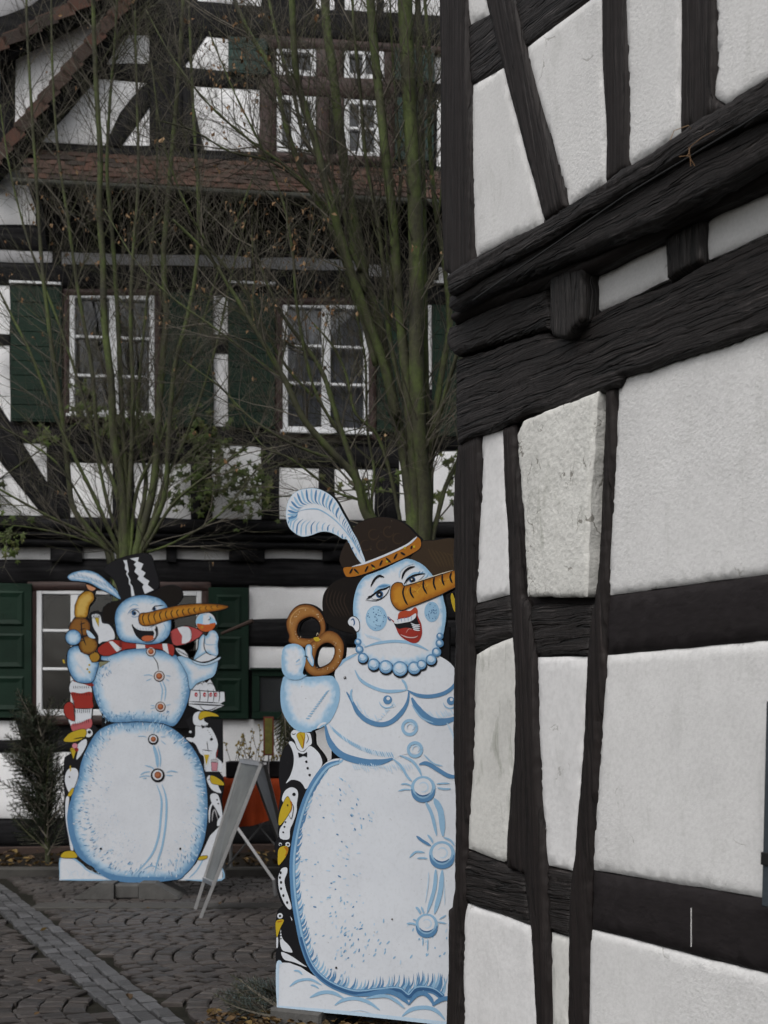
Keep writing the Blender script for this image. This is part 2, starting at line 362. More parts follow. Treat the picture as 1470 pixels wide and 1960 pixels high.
M['leafbrown'] = island('withered_leaves', [(.10, .055, .028), (.19, .11, .055), (.28, .19, .11), (.12, .07, .04)], .8)
M['litter'] = island('fallen_leaves', [(.045, .028, .014), (.10, .06, .025), (.06, .036, .018), (.15, .10, .035), (.03, .023, .016)], .7)
M['leafgreen'] = island('creeper_leaves', [(.035, .055, .012), (.06, .085, .02), (.04, .05, .02), (.09, .10, .03)], .6)
M['leafyellow'] = island('yellow_leaves', [(.25, .17, .03), (.18, .14, .02)], .6)
M['needles'] = island('dark_fir_needles', [(.012, .022, .010), (.022, .036, .016), (.016, .026, .014)], .5, .3)
M['needles_blue'] = island('blue_spruce_needles', [(.05, .075, .07), (.08, .11, .11), (.035, .055, .045)], .5, .3)
M['twig'] = island('bare_twigs', [(.07, .062, .048), (.12, .107, .086), (.042, .039, .032), (.07, .075, .035)], .7)
M['hair'] = mat('dark_lead_black', (.01, .01, .01), .6)
m = bpy.data.materials.new('mossy_bark'); m.use_nodes = True; t = m.node_tree; b = t.nodes['Principled BSDF']; L = t.links.new
tc = N(t, 'TexCoord'); mp = N(t, 'Mapping'); mp.inputs['Scale'].default_value = (1, 1, .35); L(tc.outputs['Object'], mp.inputs[0])
n1 = N(t, 'TexNoise', Scale=9, Detail=7, Roughness=.65); L(mp.outputs[0], n1.inputs['Vector'])
n2 = N(t, 'TexNoise', Scale=45, Detail=4); L(tc.outputs['Object'], n2.inputs['Vector'])
r = ramp(t, n1.outputs[0], [(.3, (.027, .026, .018)), (.47, (.050, .052, .024)), (.56, (.058, .078, .020)), (.70, (.095, .125, .032))])
L(mixc(t, .6, r.outputs[0], ramp(t, n2.outputs[0], [(.35, (.55, .55, .5)), (.65, (1.05, 1.05, 1))]).outputs[0], 'MULTIPLY'), b.inputs['Base Color'])
b.inputs['Roughness'].default_value = .85; bp = N(t, 'Bump', Strength=.5, Distance=.006); L(n2.outputs[0], bp.inputs['Height']); L(bp.outputs[0], b.inputs['Normal'])
M['bark'] = m
m = bpy.data.materials.new('sign_paint'); m.use_nodes = True; t = m.node_tree; b = t.nodes['Principled BSDF']; L = t.links.new
vc = N(t, 'VertexColor', layer_name='Col'); tc = N(t, 'TexCoord')
n1 = N(t, 'TexNoise', Scale=5, Detail=6, Roughness=.6); L(tc.outputs['Object'], n1.inputs['Vector'])
n2 = N(t, 'TexNoise', Scale=60, Detail=5, Roughness=.7); L(tc.outputs['Object'], n2.inputs['Vector'])
c = mixc(t, .8, vc.outputs[0], ramp(t, n1.outputs[0], [(.3, (.9, .9, .91)), (.6, (1, 1, 1))]).outputs[0], 'MULTIPLY')
c = mixc(t, .6, c, ramp(t, n2.outputs[0], [(.3, (.86, .86, .85)), (.5, (1, 1, 1))]).outputs[0], 'MULTIPLY')
n3 = N(t, 'TexNoise', Scale=90, Detail=2); L(tc.outputs['Object'], n3.inputs['Vector'])
c = mixc(t, ramp(t, n3.outputs[0], [(.74, (0, 0, 0)), (.78, (.5, .5, .5))]).outputs[0], c, (.10, .08, .06))
L(c, b.inputs['Base Color']); b.inputs['Roughness'].default_value = .6; b.inputs['Specular IOR Level'].default_value = .12
M['paint'] = m
m = bpy.data.materials.new('window_glass'); m.use_nodes = True; t = m.node_tree; L = t.links.new
out = t.nodes['Material Output']; t.nodes.remove(t.nodes['Principled BSDF'])
tr = N(t, 'BsdfTransparent'); gl = N(t, 'BsdfGlossy', Roughness=.03); fz = N(t, 'Fresnel', IOR=1.5); mx = N(t, 'MixShader')
ad = N(t, 'Math', operation='MULTIPLY_ADD'); ad.inputs[1].default_value = 1.6; ad.inputs[2].default_value = .02; L(fz.outputs[0], ad.inputs[0])
tr.inputs[0].default_value = (.8, .82, .82, 1)
nb = N(t, 'TexNoise', Scale=3, Detail=1); tcg = N(t, 'TexCoord'); L(tcg.outputs['Object'], nb.inputs['Vector'])
bpg = N(t, 'Bump', Strength=.15, Distance=.02); L(nb.outputs[0], bpg.inputs['Height']); L(bpg.outputs[0], gl.inputs['Normal'])
L(ad.outputs[0], mx.inputs[0]); L(tr.outputs[0], mx.inputs[1]); L(gl.outputs[0], mx.inputs[2]); L(mx.outputs[0], out.inputs[0])
M['glass'] = m
M['curtain_reflection'] = mat('reflection_grey_curtain', (.42, .42, .46), .9, .05, var=.35, vs=5)  # grey of the roofs mirrored in the glass, put into the curtain colour
M['curtain'] = mat('net_curtain', (.18, .18, .2), .9, .05, var=.25, vs=8)
M['gutter'] = mat('mossy_zinc', (.05, .052, .045), .8, .2, var=.5, vs=6)
M['tube_sheen'] = mat('reflection_white_steel', (.6, .6, .62), .4, .4)  # bright reflection of the steel put into an even white colour
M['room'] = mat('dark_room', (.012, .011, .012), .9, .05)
# ================================================ GROUND
def gp(px, py, z=0.0):
    d = (H-z)*F/(py-HY); return Vector(((px-PX)/F*d, d, z))
ground = MB().add([(-60, -30, -.035), (60, -30, -.035), (60, 90, -.035), (-60, 90, -.035)], [(0, 1, 2, 3)]).build('ground', M['joint']); ground['kind'] = 'structure'
pav = MB().add([(-9, -1, -.022), (6, -1, -.022), (6, 11.2, -.022), (-9, 11.2, -.022)], [(0, 1, 2, 3)]).build('pavement', M['joint']); pav['kind'] = 'structure'
def sett_geo(seed, b=.16):
    rnd = random.Random(seed); j = lambda a: a+rnd.uniform(-.045, .045)
    base = [(-.5, -.5), (.5, -.5), (.5, .5), (-.5, .5)]; v = []
    o = [(j(x), j(y)) for x, y in base]
    for x, y in o: v.append((x, y, -1))
    for x, y in o: v.append((x, y, -.12+rnd.uniform(-.03, .03)))
    for x, y in o: v.append((x*(1-b*1.3), y*(1-b*1.3), rnd.uniform(-.03, .03)))
    f = []
    for i in range(4):
        k = (i+1) % 4; f += [(i, k, 4+k, 4+i), (4+i, 4+k, 8+k, 8+i)]
    f.append((8, 9, 10, 11)); return v, f
SG = [sett_geo(i) for i in range(9)]
def sett_mesh(i, matl, nm):
    me = bpy.data.meshes.new(nm); v, f = SG[i]; me.from_pydata(v, [], f); me.materials.append(matl); me.update(); return me
cob = []
c0 = Vector((-2.82, 9.97, 0)); c1 = Vector((-.947, 5.67, 0)); cd = (c1-c0).normalized(); cn = Vector((-cd.y, cd.x, 0))
def strip_off(x, y): return (Vector((x, y, 0))-c0).dot(cn)
LW = 1.30
y0 = 4.2; k = 0
while y0 < 9.2:
    xo = -5.2 + (k % 2)*.04
    ymax = min(y0+LW, 9.22)
    while xo < 1.6:
        q = y0+.05; i = 0
        while q < ymax:
            s = (q-y0)/LW*2-1; x = xo + .30*s*s + random.uniform(-.006, .006)
            tx = .30*2*s*2/LW
            if abs(strip_off(x, q)) > .17 and abs((x)/(q)) < .42: cob.append((x, q, math.atan(tx)*-1, .097, .091))
            q += .103
        xo += .108
    y0 += LW; k += 1
y0 = 9.56
while y0 < 11.15:
    xo = -4.3+random.uniform(0, .1)
    while xo < 2.2:
        w = random.uniform(.09, .13)
        if abs(strip_off(xo, y0)) > .17: cob.append((xo+w/2, y0, 0, w-.006, .098))
        xo += w
    y0 += .104
cob = [c for c in cob if -.31 < c[0]/c[1] < .30 and c[1] > 4.9]
def on_right(c): return c[0]/c[1] < .06
cob.sort(key=lambda c: (not (on_right(c) and c[1] > 5.6), c[1]))
cmesh = [sett_mesh(i, M['cobble'], 'cobblestone') for i in range(9)]
gmesh = [sett_mesh(i, M['granite'], 'granite_sett') for i in range(9)]
def place(me, nm, x, y, rz, sx, sy, sz=.05, z=0, par=pav):
    o = bpy.data.objects.new(nm, me); C.objects.link(o); o.parent = par
    o.location = (x, y, z); o.rotation_euler = (random.uniform(-.05, .05), random.uniform(-.05, .05), rz+random.uniform(-.04, .04)); o.scale = (sx, sy, sz); return o
for x, y, a, sx, sy in cob[:300]: place(random.choice(cmesh), 'cobblestone', x, y, a, sx, sy, z=random.uniform(-.004, .004))
mb = MB()
for x, y, a, sx, sy in cob[300:]:
    v, f = random.choice(SG); ca, sa = math.cos(a), math.sin(a); dz = random.uniform(-.004, .004); tx, ty = random.uniform(-.03, .03), random.uniform(-.03, .03)
    mb.add([(x+vx*sx*ca-vy*sy*sa, y+vx*sx*sa+vy*sy*ca, vz*.05+dz+vx*sx*tx+vy*sy*ty) for vx, vy, vz in v], f)
mb.build('cobblestones', M['cobble'], pav, stuff=True)
L_ = (c1-c0).length; az = math.atan2(cd.y, cd.x)
for r in (-1, 0, 1):
    s = -1.6
    while s < L_+1.2:
        w = random.uniform(.11, .17); p = c0+cd*(s+w/2)+cn*(r*.083+random.uniform(-.006, .006))
        place(random.choice(gmesh), 'granite_sett', p.x, p.y, az+random.uniform(-.05, .05), w-.012, random.uniform(.064, .076), z=random.uniform(-.004, .006)); s += w
x = -3.0
while x < 1.5:                                   # band of flat slabs
    w = random.uniform(.5, .75)
    if abs(strip_off(x+w/2, 9.39)) > .30:
        MB().bbox(Matrix.Translation((x, 9.27, 0)) @ Matrix.Rotation(-math.pi/2, 4, 'X'), 0, w-.012, -.004, .03, 0, .24, .006).build('paving_slab', M['kerb'], pav)
    x += w
kerb = thing('kerb', 'low worn stone kerb edging the leaf strewn bed before the far house', 'kerb', (0, 11.3, 0))
x = -4.6
while x < 3:
    w = random.uniform(.8, 1.1)
    MB().bbox(Matrix.Translation((x, 11.2, -.05)), 0, w-.01, 0, .14, 0, .115, .012).build('kerb_stone', M['kerb'], kerb); x += w
vs, fs = [], []
nx, ny = 90, 26
for j in range(ny+1):
    for i in range(nx+1):
        X = -5.5+i*.1; Y = 11.32+j*.1; vs.append((X, Y, .035+.03*nz(X*3, Y*3)+.012*nz(X*14, Y*14)))
for j in range(ny):
    for i in range(nx): a = j*(nx+1)+i; fs.append((a, a+1, a+nx+2, a+nx+1))
bed = mk('planting_bed', vs, fs, M['soil'], smooth=True); bed['kind'] = 'structure'
def leaf_litter(name, fn, n, size, matl, label, cat='leaves', parent=None):
    mb = MB()
    for _ in range(n):
        p, nn = fn(); s = random.uniform(*size); a = random.uniform(0, 6.28); t1, t2 = random.uniform(-.5, .5), random.uniform(-.5, .5)
        R = Matrix.Rotation(a, 3, 'Z') @ Matrix.Rotation(t1, 3, 'X') @ Matrix.Rotation(t2, 3, 'Y')
        c = random.uniform(.1, .35)*s
        mb.add([Vector(p)+R @ Vector(q) for q in ((-s*.5, 0, c*.4), (-s*.15, -s*.32, c), (0, 0, 0), (-s*.15, s*.32, c), (s*.5, 0, c*.6), (s*.2, -s*.25, c), (s*.2, s*.25, c))],
               [(0, 1, 2), (0, 2, 3), (2, 1, 5), (2, 5, 4), (2, 4, 6), (2, 6, 3)])
    o = mb.build(name, matl, parent, stuff=True)
    if label: tag(o, label, cat)
    return o
leaf_litter('fallen_leaves', lambda: ((random.uniform(-4.6, 3), 11.35+random.random()**1.5*1.3, .07), 0), 800, (.04, .08), M['litter'], 'brown and yellow fallen leaves strewn over the bed behind the kerb')
def lf():
    u = random.random()
    if u < .35: return ((random.uniform(-3, .4), random.uniform(9.3, 11.2), .012), 0)
    return ((random.uniform(-2.5, .2), random.uniform(5.6, 9.3), .012), 0)
leaf_litter('scattered_leaves', lf, 30, (.025, .055), M['litter'], 'few small fallen leaves scattered across the brown cobbles')

# ================================================ NEAR HOUSE
NP = Plane((.239, 4.6), (.5135, -1))
nh = thing('near_half_timbered_house', 'old half timbered house filling the right side, crooked black beams and pale plaster', 'house', (.239, 4.6, 0), math.atan2(NP.d.y, NP.d.x))
mm = NP.mat()
# core walls
mb = MB(); mb.box(mm, .035, 6.6, .012, 4.5, 0, 2.75); mb.build('wall_core', M['wood_flat'], nh)
mb = MB(); mb.box(mm, .10, 6.6, -.085, 4.5, 2.75, 5.6); mb.build('upper_wall_core', M['wood_flat'], nh)
mb = MB()
mb.add([mm @ Vector(p) for p in ((-.5, -.6, 5.45), (7, -.6, 5.45), (7, 2.2, 7.8), (-.5, 2.2, 7.8), (-.5, 5, 5.45), (7, 5, 5.45), (-.5, -.6, 5.6), (7, -.6, 5.6), (7, 2.2, 7.95), (-.5, 2.2, 7.95), (-.5, 5, 5.6), (7, 5, 5.6))],
       [(0, 1, 2, 3), (3, 2, 5, 4), (6, 9, 8, 7), (9, 10, 11, 8), (0, 6, 7, 1), (4, 5, 11, 10), (0, 3, 9, 6), (3, 4, 10, 9), (1, 7, 8, 2), (2, 8, 11, 5)])
mb.build('roof', M['tile'], nh)
UO = .10   # upper wall stands this far proud
def panel(pts, off=0.0, m='plaster', h=.008, name='plaster_panel', **k):
    k.setdefault('sp', (.022, .022)); k.setdefault('wob', .003); k.setdefault('r', .006)
    return relief(name, NP, pts, off-.003, M[m], nh, h=h, fr=(5, 5), amp=.0022, back=.03, **k)
def beam(name, pts, off=0.0, m='wood', h=.012, ang=None, **k):
    k.setdefault('sp', (.04, .006)); k.setdefault('wob', .0026); k.setdefault('r', .006); k.setdefault('amp', .0016); k.setdefault('back', .05); k.setdefault('fr', (1.3, 55))
    return relief(name, NP, pts, off, M[m], nh, h=h, ang=ang, seed=random.uniform(0, 50), **k)
V_ = math.pi/2
# --- upper storey plaster
panel([(896,-70),(925,-70),(938,0),(940,28),(900,49),(897,20)], UO)
panel([(906,163),(968,128),(988,206),(1020,326),(1043,411),(1041,430),(986,453),(911,493),(905,300)], UO)
panel([(1009,92),(1120,8),(1160,-22),(1157,130),(1165,257),(1165,347),(1086,396),(1082,360),(1054,258),(1024,154)], UO, seed=3)
panel([(1197,-60),(1308,-70),(1307,253),(1277,276),(1203,320),(1206,240),(1204,111)], UO, seed=5)
panel([(1373,-60),(1600,-90),(1600,70),(1470,153),(1393,201),(1370,188),(1375,128)], UO, seed=7)
# --- upper storey timbers
beam('corner_post', [(846,-70),(848,0),(851,130),(850,330),(857,521),(880,540),(913,515),(909,300),(902,100),(898,-70)], UO, h=.02, ang=V_, back=.16)
beam('upper_rail', [(898,50),(942,26),(1060,-50),(1100,-70),(1200,-70),(1160,-22),(1120,8),(1010,93),(1008,106),(968,130),(905,165)], UO-.006, m='wood_rough', ang=.0, amp=.004, sp=(.03, .008))
beam('diagonal_brace', [(915,-70),(934,0),(955,85),(987,206),(1019,326),(1042,411),(1047,424),(1087,397),(1083,360),(1054,262),(1027,168),(1008,92),(988,0),(975,-70)], UO+.004, h=.014, ang=math.radians(107))
beam('upper_post', [(1155,-70),(1157,130),(1164,257),(1163,350),(1206,322),(1206,240),(1204,111),(1198,-70)], UO+.002, ang=V_, seed=2) if False else beam('upper_post', [(1155,-70),(1157,130),(1164,257),(1163,352),(1206,322),(1206,240),(1204,111),(1198,-70)], UO+.002, ang=V_)
beam('upper_post', [(1307,-70),(1307,130),(1306,262),(1352,238),(1394,206),(1370,190),(1375,128),(1373,-70)], UO+.002, ang=V_)
# --- stacked sill and mouldings of the jetty
A = 0.0
beam('jetty_sill', [(860,528),(911,493),(986,455),(1041,430),(1087,397),(1164,349),(1204,320),(1277,276),(1306,255),(1393,202),(1470,153),(1600,66),(1600,140),(1470,224),(1337,288),(1204,366),(1046,463),(917,533),(866,566)], UO+.03, m='wood_rough', h=.016, r=.006, ang=A, amp=.0055, fr=(1.4, 70), sp=(.022, .0045), wob=.006, back=.12)
beam('rounded_moulding', [(866,568),(917,534),(1046,464),(1204,368),(1337,290),(1470,226),(1600,142),(1600,240),(1470,318),(1367,374),(1269,430),(1106,494),(926,567),(868,596)], UO-.005, m='wood_rough', h=.024, r=.008, ang=A, amp=.0035, fr=(1.1, 60), sp=(.03, .006), wob=.004, back=.12)
beam('lower_moulding', [(870,598),(926,569),(1106,496),(1269,432),(1367,376),(1470,320),(1600,243),(1600,296),(1470,358),(1354,408),(1277,452),(1123,528),(943,588),(872,622)], UO-.055, m='wood', h=.03, r=.014, ang=A, amp=.004, back=.07)
# --- joist ends and blocks below the mouldings
beam('filler_beam', [(866,626),(943,590),(1058,553),(1062,600),(1062,640),(1052,630),(878,683),(862,660)], .025, m='wood_rough', h=.02, r=.006, ang=.0, amp=.006, fr=(1.4, 70), sp=(.02, .005), back=.09, wob=.008)
beam('joist_end', [(1058,530),(1122,510),(1122,560),(1119,612),(1104,630),(1092,648),(1064,645),(1060,600)], .055, m='wood_rough', h=.016, r=.005, ang=V_, amp=.005, fr=(5, 50), sp=(.012, .005), back=.1, wob=.008)
beam('joist_end', [(1279,450),(1354,408),(1352,505),(1322,520),(1284,541),(1283,500)], .012, m='wood_rough', h=.02, r=.008, ang=V_, amp=.003, sp=(.015, .005), back=.06)
panel([(1123,530),(1278,453),(1283,533),(1226,562),(1118,613)], .004)
panel([(1354,410),(1470,359),(1600,300),(1600,388),(1470,447),(1350,501)], .004, seed=4)
beam('wall_plate', [(878,688),(1052,634),(1064,648),(1092,650),(1106,632),(1119,615),(1226,564),(1284,543),(1352,505),(1470,450),(1600,390),(1600,585),(1470,631),(1300,690),(1196,722),(1185,741),(1165,746),(1100,775),(1016,792),(990,812),(966,816),(924,831),(882,852),(876,760)], .015, m='wood_rough', h=.015, r=.007, ang=.0, amp=.0042, fr=(1.7, 65), sp=(.022, .005), back=.1, wob=.006)
# --- lower storey plaster
panel([(924,832),(967,818),(971,900),(981,1071),(982,1137),(913,1154),(919,1029),(926,900)], m='plaster_smooth')
panel([(992,830),(1003,806),(1070,778),(1148,749),(1144,815),(1136,943),(1127,1142),(1011,1142),(1005,985)], .040, m='plaster_old', h=.012, name='loose_plaster_panel', r=.012, wob=.006, sp=(.014, .014), bulge=.004) if False else None
op = relief('loose_plaster_panel', NP, [(992,832),(1003,806),(1070,778),(1146,749),(1142,815),(1132,943),(1125,1142),(1011,1142),(1005,985)], .026, M['plaster_old'], nh, h=.008, r=.005, wob=.005, sp=(.012, .012), fr=(7, 7), amp=.0028, back=.05, bulge=.004, wfr=14)
op['label'] = 'thick flaking plaster panel standing proud of the beams'
panel([(1186,742),(1196,722),(1300,690),(1470,632),(1600,586),(1600,1082),(1470,1099),(1167,1140),(1174,986),(1181,857)], m='plaster', seed=9)
panel([(913,1253),(943,1236),(988,1218),(992,1262),(993,1389),(988,1474),(981,1560),(976,1641),(966,1650),(897,1624),(902,1539),(908,1453),(911,1300)], m='plaster_dirty', seed=2)
panel([(1030,1258),(1131,1257),(1121,1453),(1114,1539),(1106,1646),(1102,1668),(1050,1656),(1041,1540),(1033,1380)], m='plaster_smooth', seed=6)
panel([(1163,1254),(1470,1227),(1600,1214),(1600,1745),(1452,1717),(1136,1665),(1144,1539),(1157,1367)], m='plaster', seed=11)
panel([(895,1729),(1022,1774),(1031,1903),(1037,1985),(1042,2120),(884,2070),(890,1960),(889,1860),(891,1766)], m='plaster_smooth', seed=12)
panel([(1057,1784),(1097,1797),(1095,1817),(1092,2160),(1066,2140),(1060,1960)], m='plaster_dirty', seed=13)
panel([(1133,1779),(1470,1864),(1600,1897),(1600,2480),(1124,2200)], m='plaster', seed=14)
# --- lower storey timbers
beam('corner_post', [(883,852),(876,925),(875,1000),(876,1150),(880,1210),(876,1260),(873,1400),(877,1500),(879,1560),(877,1640),(878,1700),(873,1735),(866,1740),(866,1850),(860,1960),(852,2090),(884,2090),(891,1960),(889,1860),(891,1766),(896,1727),(897,1624),(902,1539),(908,1453),(911,1260),(913,1153),(919,1029),(926,900),(924,831)], .0, h=.02, ang=V_, back=.16, wob=.005)
beam('leaning_post', [(967,816),(971,900),(981,1071),(982,1136),(988,1217),(993,1300),(993,1389),(988,1474),(981,1560),(976,1641),(978,1664),(1012,1672),(1022,1774),(1031,1903),(1036,1985),(1043,2120),(1067,2140),(1060,1960),(1057,1830),(1054,1740),(1050,1660),(1041,1540),(1033,1380),(1030,1258),(1018,1158),(1010,1142),(1005,985),(998,900),(990,812)], .0, h=.02, ang=math.radians(93), wob=.006)
beam('lower_post', [(1165,746),(1161,900),(1157,1007),(1149,1114),(1143,1157),(1136,1200),(1131,1260),(1121,1453),(1114,1539),(1106,1646),(1102,1667),(1097,1731),(1095,1817),(1092,2160),(1124,2190),(1127,1960),(1129,1903),(1134,1774),(1136,1665),(1138,1624),(1149,1453),(1157,1367),(1161,1260),(1167,1140),(1170,1093),(1174,986),(1181,857),(1186,741)], .0, h=.018, ang=math.radians(92), wob=.005)
beam('rail', [(914,1156),(982,1139),(987,1216),(945,1232),(912,1250)], -.006, m='wood_rough', h=.014, ang=0, amp=.006, sp=(.02, .008))
beam('rail', [(1019,1160),(1060,1152),(1142,1156),(1132,1255),(1080,1251),(1030,1256)], -.006, m='wood_rough', h=.014, ang=0, amp=.006, sp=(.02, .008))
beam('painted_rail', [(1168,1141),(1470,1100),(1600,1083),(1600,1212),(1470,1226),(1163,1253)], -.002, m='wood_flat', h=.009, ang=0, amp=.001, sp=(.05, .03))
beam('rail', [(898,1628),(966,1653),(982,1664),(1010,1672),(1020,1773),(960,1750),(896,1727)], -.006, m='wood_rough', h=.014, ang=0, amp=.008, sp=(.02, .008))
beam('rail', [(1051,1659),(1102,1671),(1096,1794),(1056,1778)], -.006, m='wood_rough', h=.014, ang=0, amp=.008, sp=(.02, .008))
beam('painted_rail', [(1137,1667),(1452,1718),(1600,1746),(1600,1895),(1470,1862),(1134,1777)], -.002, m='wood_flat', h=.009, ang=0, amp=.001, sp=(.05, .03))
# white drip line on the lowest painted rail
q0 = NP.uz(1322, 1738, .012); q1 = NP.uz(1322, 1812, .012)
MB().box(mm, q0[0]-.0007, q0[0]+.0007, -.0115, -.009, q1[1], q0[1]).build('paint_drip', M['plaster_smooth'], nh)
# shutter at the right picture edge and the window it belongs to
s0 = NP.uz(1456, 1735, .05); s1 = NP.uz(1466, 1342, .05); u0 = s0[0]; z0 = s0[1]; z1 = s1[1]
ms_ = mm @ Matrix.Translation((u0, -.05, z0)) @ Matrix.Rotation(math.radians(1.9), 4, 'Y') @ Matrix.Translation((-u0, .05, -z0))
sh = MB().bbox(ms_, u0, u0+.42, -.05, -.018, z0, z1, .004).build('window_shutter', M['shutter_slate'], nh)
for k in range(7):
    zz = z0+.06+k*(z1-z0-.12)/7; MB().bbox(ms_, u0+.05, u0+.37, -.062, -.052, zz, zz+(z1-z0-.12)/7-.012, .006).build('shutter_board', M['shutter_slate'], sh)
MB().bbox(ms_, u0+.001, u0+.06, -.056, -.0505, z0+.10, z0+.13, .002).build('strap_hinge', M['hair'], sh)
# continuation outside the picture
ue = NP.uz(1590, 1300, 0)[0]
for k in range(4):
    a = ue+.02+k*.95
    for zz0, zz1 in ((.30, .95), (1.12, 1.65), (1.80, 2.28)):
        if k == 0 and zz0 < 1.5: continue
        relief('plaster_panel', NP, [(a+.16, zz0), (a+.93, zz0), (a+.93, zz1), (a+.16, zz1)], -.004, M['plaster'], nh, h=.01, sp=(.15, .15), px=False)
    relief('lower_post', NP, [(a, .2), (a+.14, .2), (a+.14, 2.3), (a, 2.3)], 0, M['wood'], nh, h=.015, sp=(.15, .05), px=False)
    relief('plaster_panel', NP, [(a+.16, 3.1), (a+.93, 3.1), (a+.93, 5.2), (a+.16, 5.2)], UO-.004, M['plaster'], nh, h=.01, sp=(.2, .2), px=False)
relief('wall_plate', NP, [(ue, 2.3), (6.6, 2.3), (6.6, 2.75), (ue, 2.75)], .02, M['wood_rough'], nh, h=.02, sp=(.2, .03), px=False)
relief('jetty_sill', NP, [(ue, 2.75), (6.6, 2.75), (6.6, 3.05), (ue, 3.05)], .13, M['wood_rough'], nh, h=.03, sp=(.2, .03), px=False)
MB().box(mm, -.02, 6.6, -.03, .1, -.1, .22).build('stone_plinth', M['kerb'], nh)
# cable along the jetty and dry twigs caught in it
cb = MB(); cb.tube([NP.p(x, y, o) for x, y, o in ((905, 575, .135), (980, 523, .155), (1090, 448, .17), (1200, 372, .17), (1300, 312, .17), (1420, 240, .17), (1560, 150, .17))], .0025, 5)
cb.build('thin_cable', M['hair'], nh)
tw = MB()
for a in (((1283, 268), (1290, 250), (1318, 240), (1322, 246)), ((1316, 300), (1322, 280), (1345, 262), (1368, 250)), ((1300, 300), (1318, 298), (1330, 318)), ((1322, 318), (1321, 300), (1318, 282))):
    tw.tube([NP.p(x, y, .19-.01*i) for i, (x, y) in enumerate(a)], .0010, 4)
tag(tw.build('dry_twigs', M['leafbrown']), 'few dry brown twigs caught on the dark moulding of the near house', 'twigs')

# ================================================ FAR HOUSE
FP = Plane((0, 13.2), (.9917, .129)); fm = FP.mat()
fh = thing('far_half_timbered_house', 'three storey half timbered house with green shutters across the courtyard', 'house', (0, 13.2, 0), math.atan2(FP.d.y, FP.d.x))
G1, G2, G3 = 0.0, .12, .12
def fb(pts, off, name='timber_beam', m='wood_far', h=.02, **k):
    k.setdefault('sp', (.2, .06)); k.setdefault('wob', .012); k.setdefault('wfr', 3)
    return relief(name, FP, pts, off+.012, M[m], fh, h=h, r=.02, amp=.003, fr=(2, 14), back=.04, seed=random.uniform(0, 40), **k)
def fw(pts, off, m='plaster_far', h=.012, **k):
    k.setdefault('sp', (.12, .12)); k.setdefault('wob', .02); k.setdefault('wfr', 3)
    return relief('plaster_panel', FP, pts, off, M[m], fh, h=h, r=.02, amp=.004, fr=(3, 3), back=.03, seed=random.uniform(0, 40), **k)
def R4(x0, y0, x1, y1, s0=0, s1=0): return [(x0, y0), (x1, y0+s0), (x1, y1+s1), (x0, y1)]
wins = []   # (x0,x1,y0,y1,off)
def hole(x0, x1, y0, y1, off):
    a = FP.uz(x0, y1, off); b = FP.uz(x1, y0, off); return [(a[0], a[1]), (b[0], a[1]), (b[0], b[1]), (a[0], b[1])]
def wallsheet(name, zl, zh, off, holes):
    V, Fc = cdt([(-6.5, zl), (5.5, zl), (5.5, zh), (-6.5, zh)], holes=holes)
    return mk(name, [tuple(FP.w(u, z, off)) for u, z in V], [tuple(f) for f in Fc], M['wood_far'], fh, uvs=V.tolist())
zj = FP.uz(300, 1022, 0)[1]; z3 = FP.uz(300, 430, 0)[1]
wallsheet('ground_floor_wall', -.1, zj, G1, [hole(80, 378, 1140, 1362, G1)])
wallsheet('upper_wall', zj, 9.9, G2, [hole(140, 290, 572, 788, G2), hole(548, 700, 592, 818, G2), hole(535, 600, 100, 140, G2), hole(665, 732, 105, 150, G2), hole(535, 600, 192, 286, G2), hole(665, 725, 200, 295, G2)])
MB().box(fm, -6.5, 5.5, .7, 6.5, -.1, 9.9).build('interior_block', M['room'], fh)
MB().box(fm, -6.5, 5.5, -.115, .02, zj-.02, zj).build('jetty_soffit', M['wood_far'], fh)
rf = MB(); rf.add([fm @ Vector(p) for p in ((-7, -.6, 9.8), (6, -.6, 9.8), (6, 3.2, 13), (-7, 3.2, 13), (-7, 7, 9.8), (6, 7, 9.8), (-7, -.6, 9.9), (6, -.6, 9.9), (6, 3.2, 13.1), (-7, 3.2, 13.1), (-7, 7, 9.9), (6, 7, 9.9))],
       [(0, 1, 2, 3), (3, 2, 5, 4), (6, 9, 8, 7), (9, 10, 11, 8), (0, 6, 7, 1), (4, 5, 11, 10), (0, 3, 9, 6), (3, 4, 10, 9), (1, 7, 8, 2), (2, 8, 11, 5)])
rf.build('roof', M['tile'], fh)
MB().box(fm, -6.5, -6.45, .0, 6.5, 0, 9.9).build('side_wall', M['plaster_far'], fh)
MB().box(fm, 5.45, 5.5, .0, 6.5, 0, 9.9).build('side_wall', M['plaster_far'], fh)

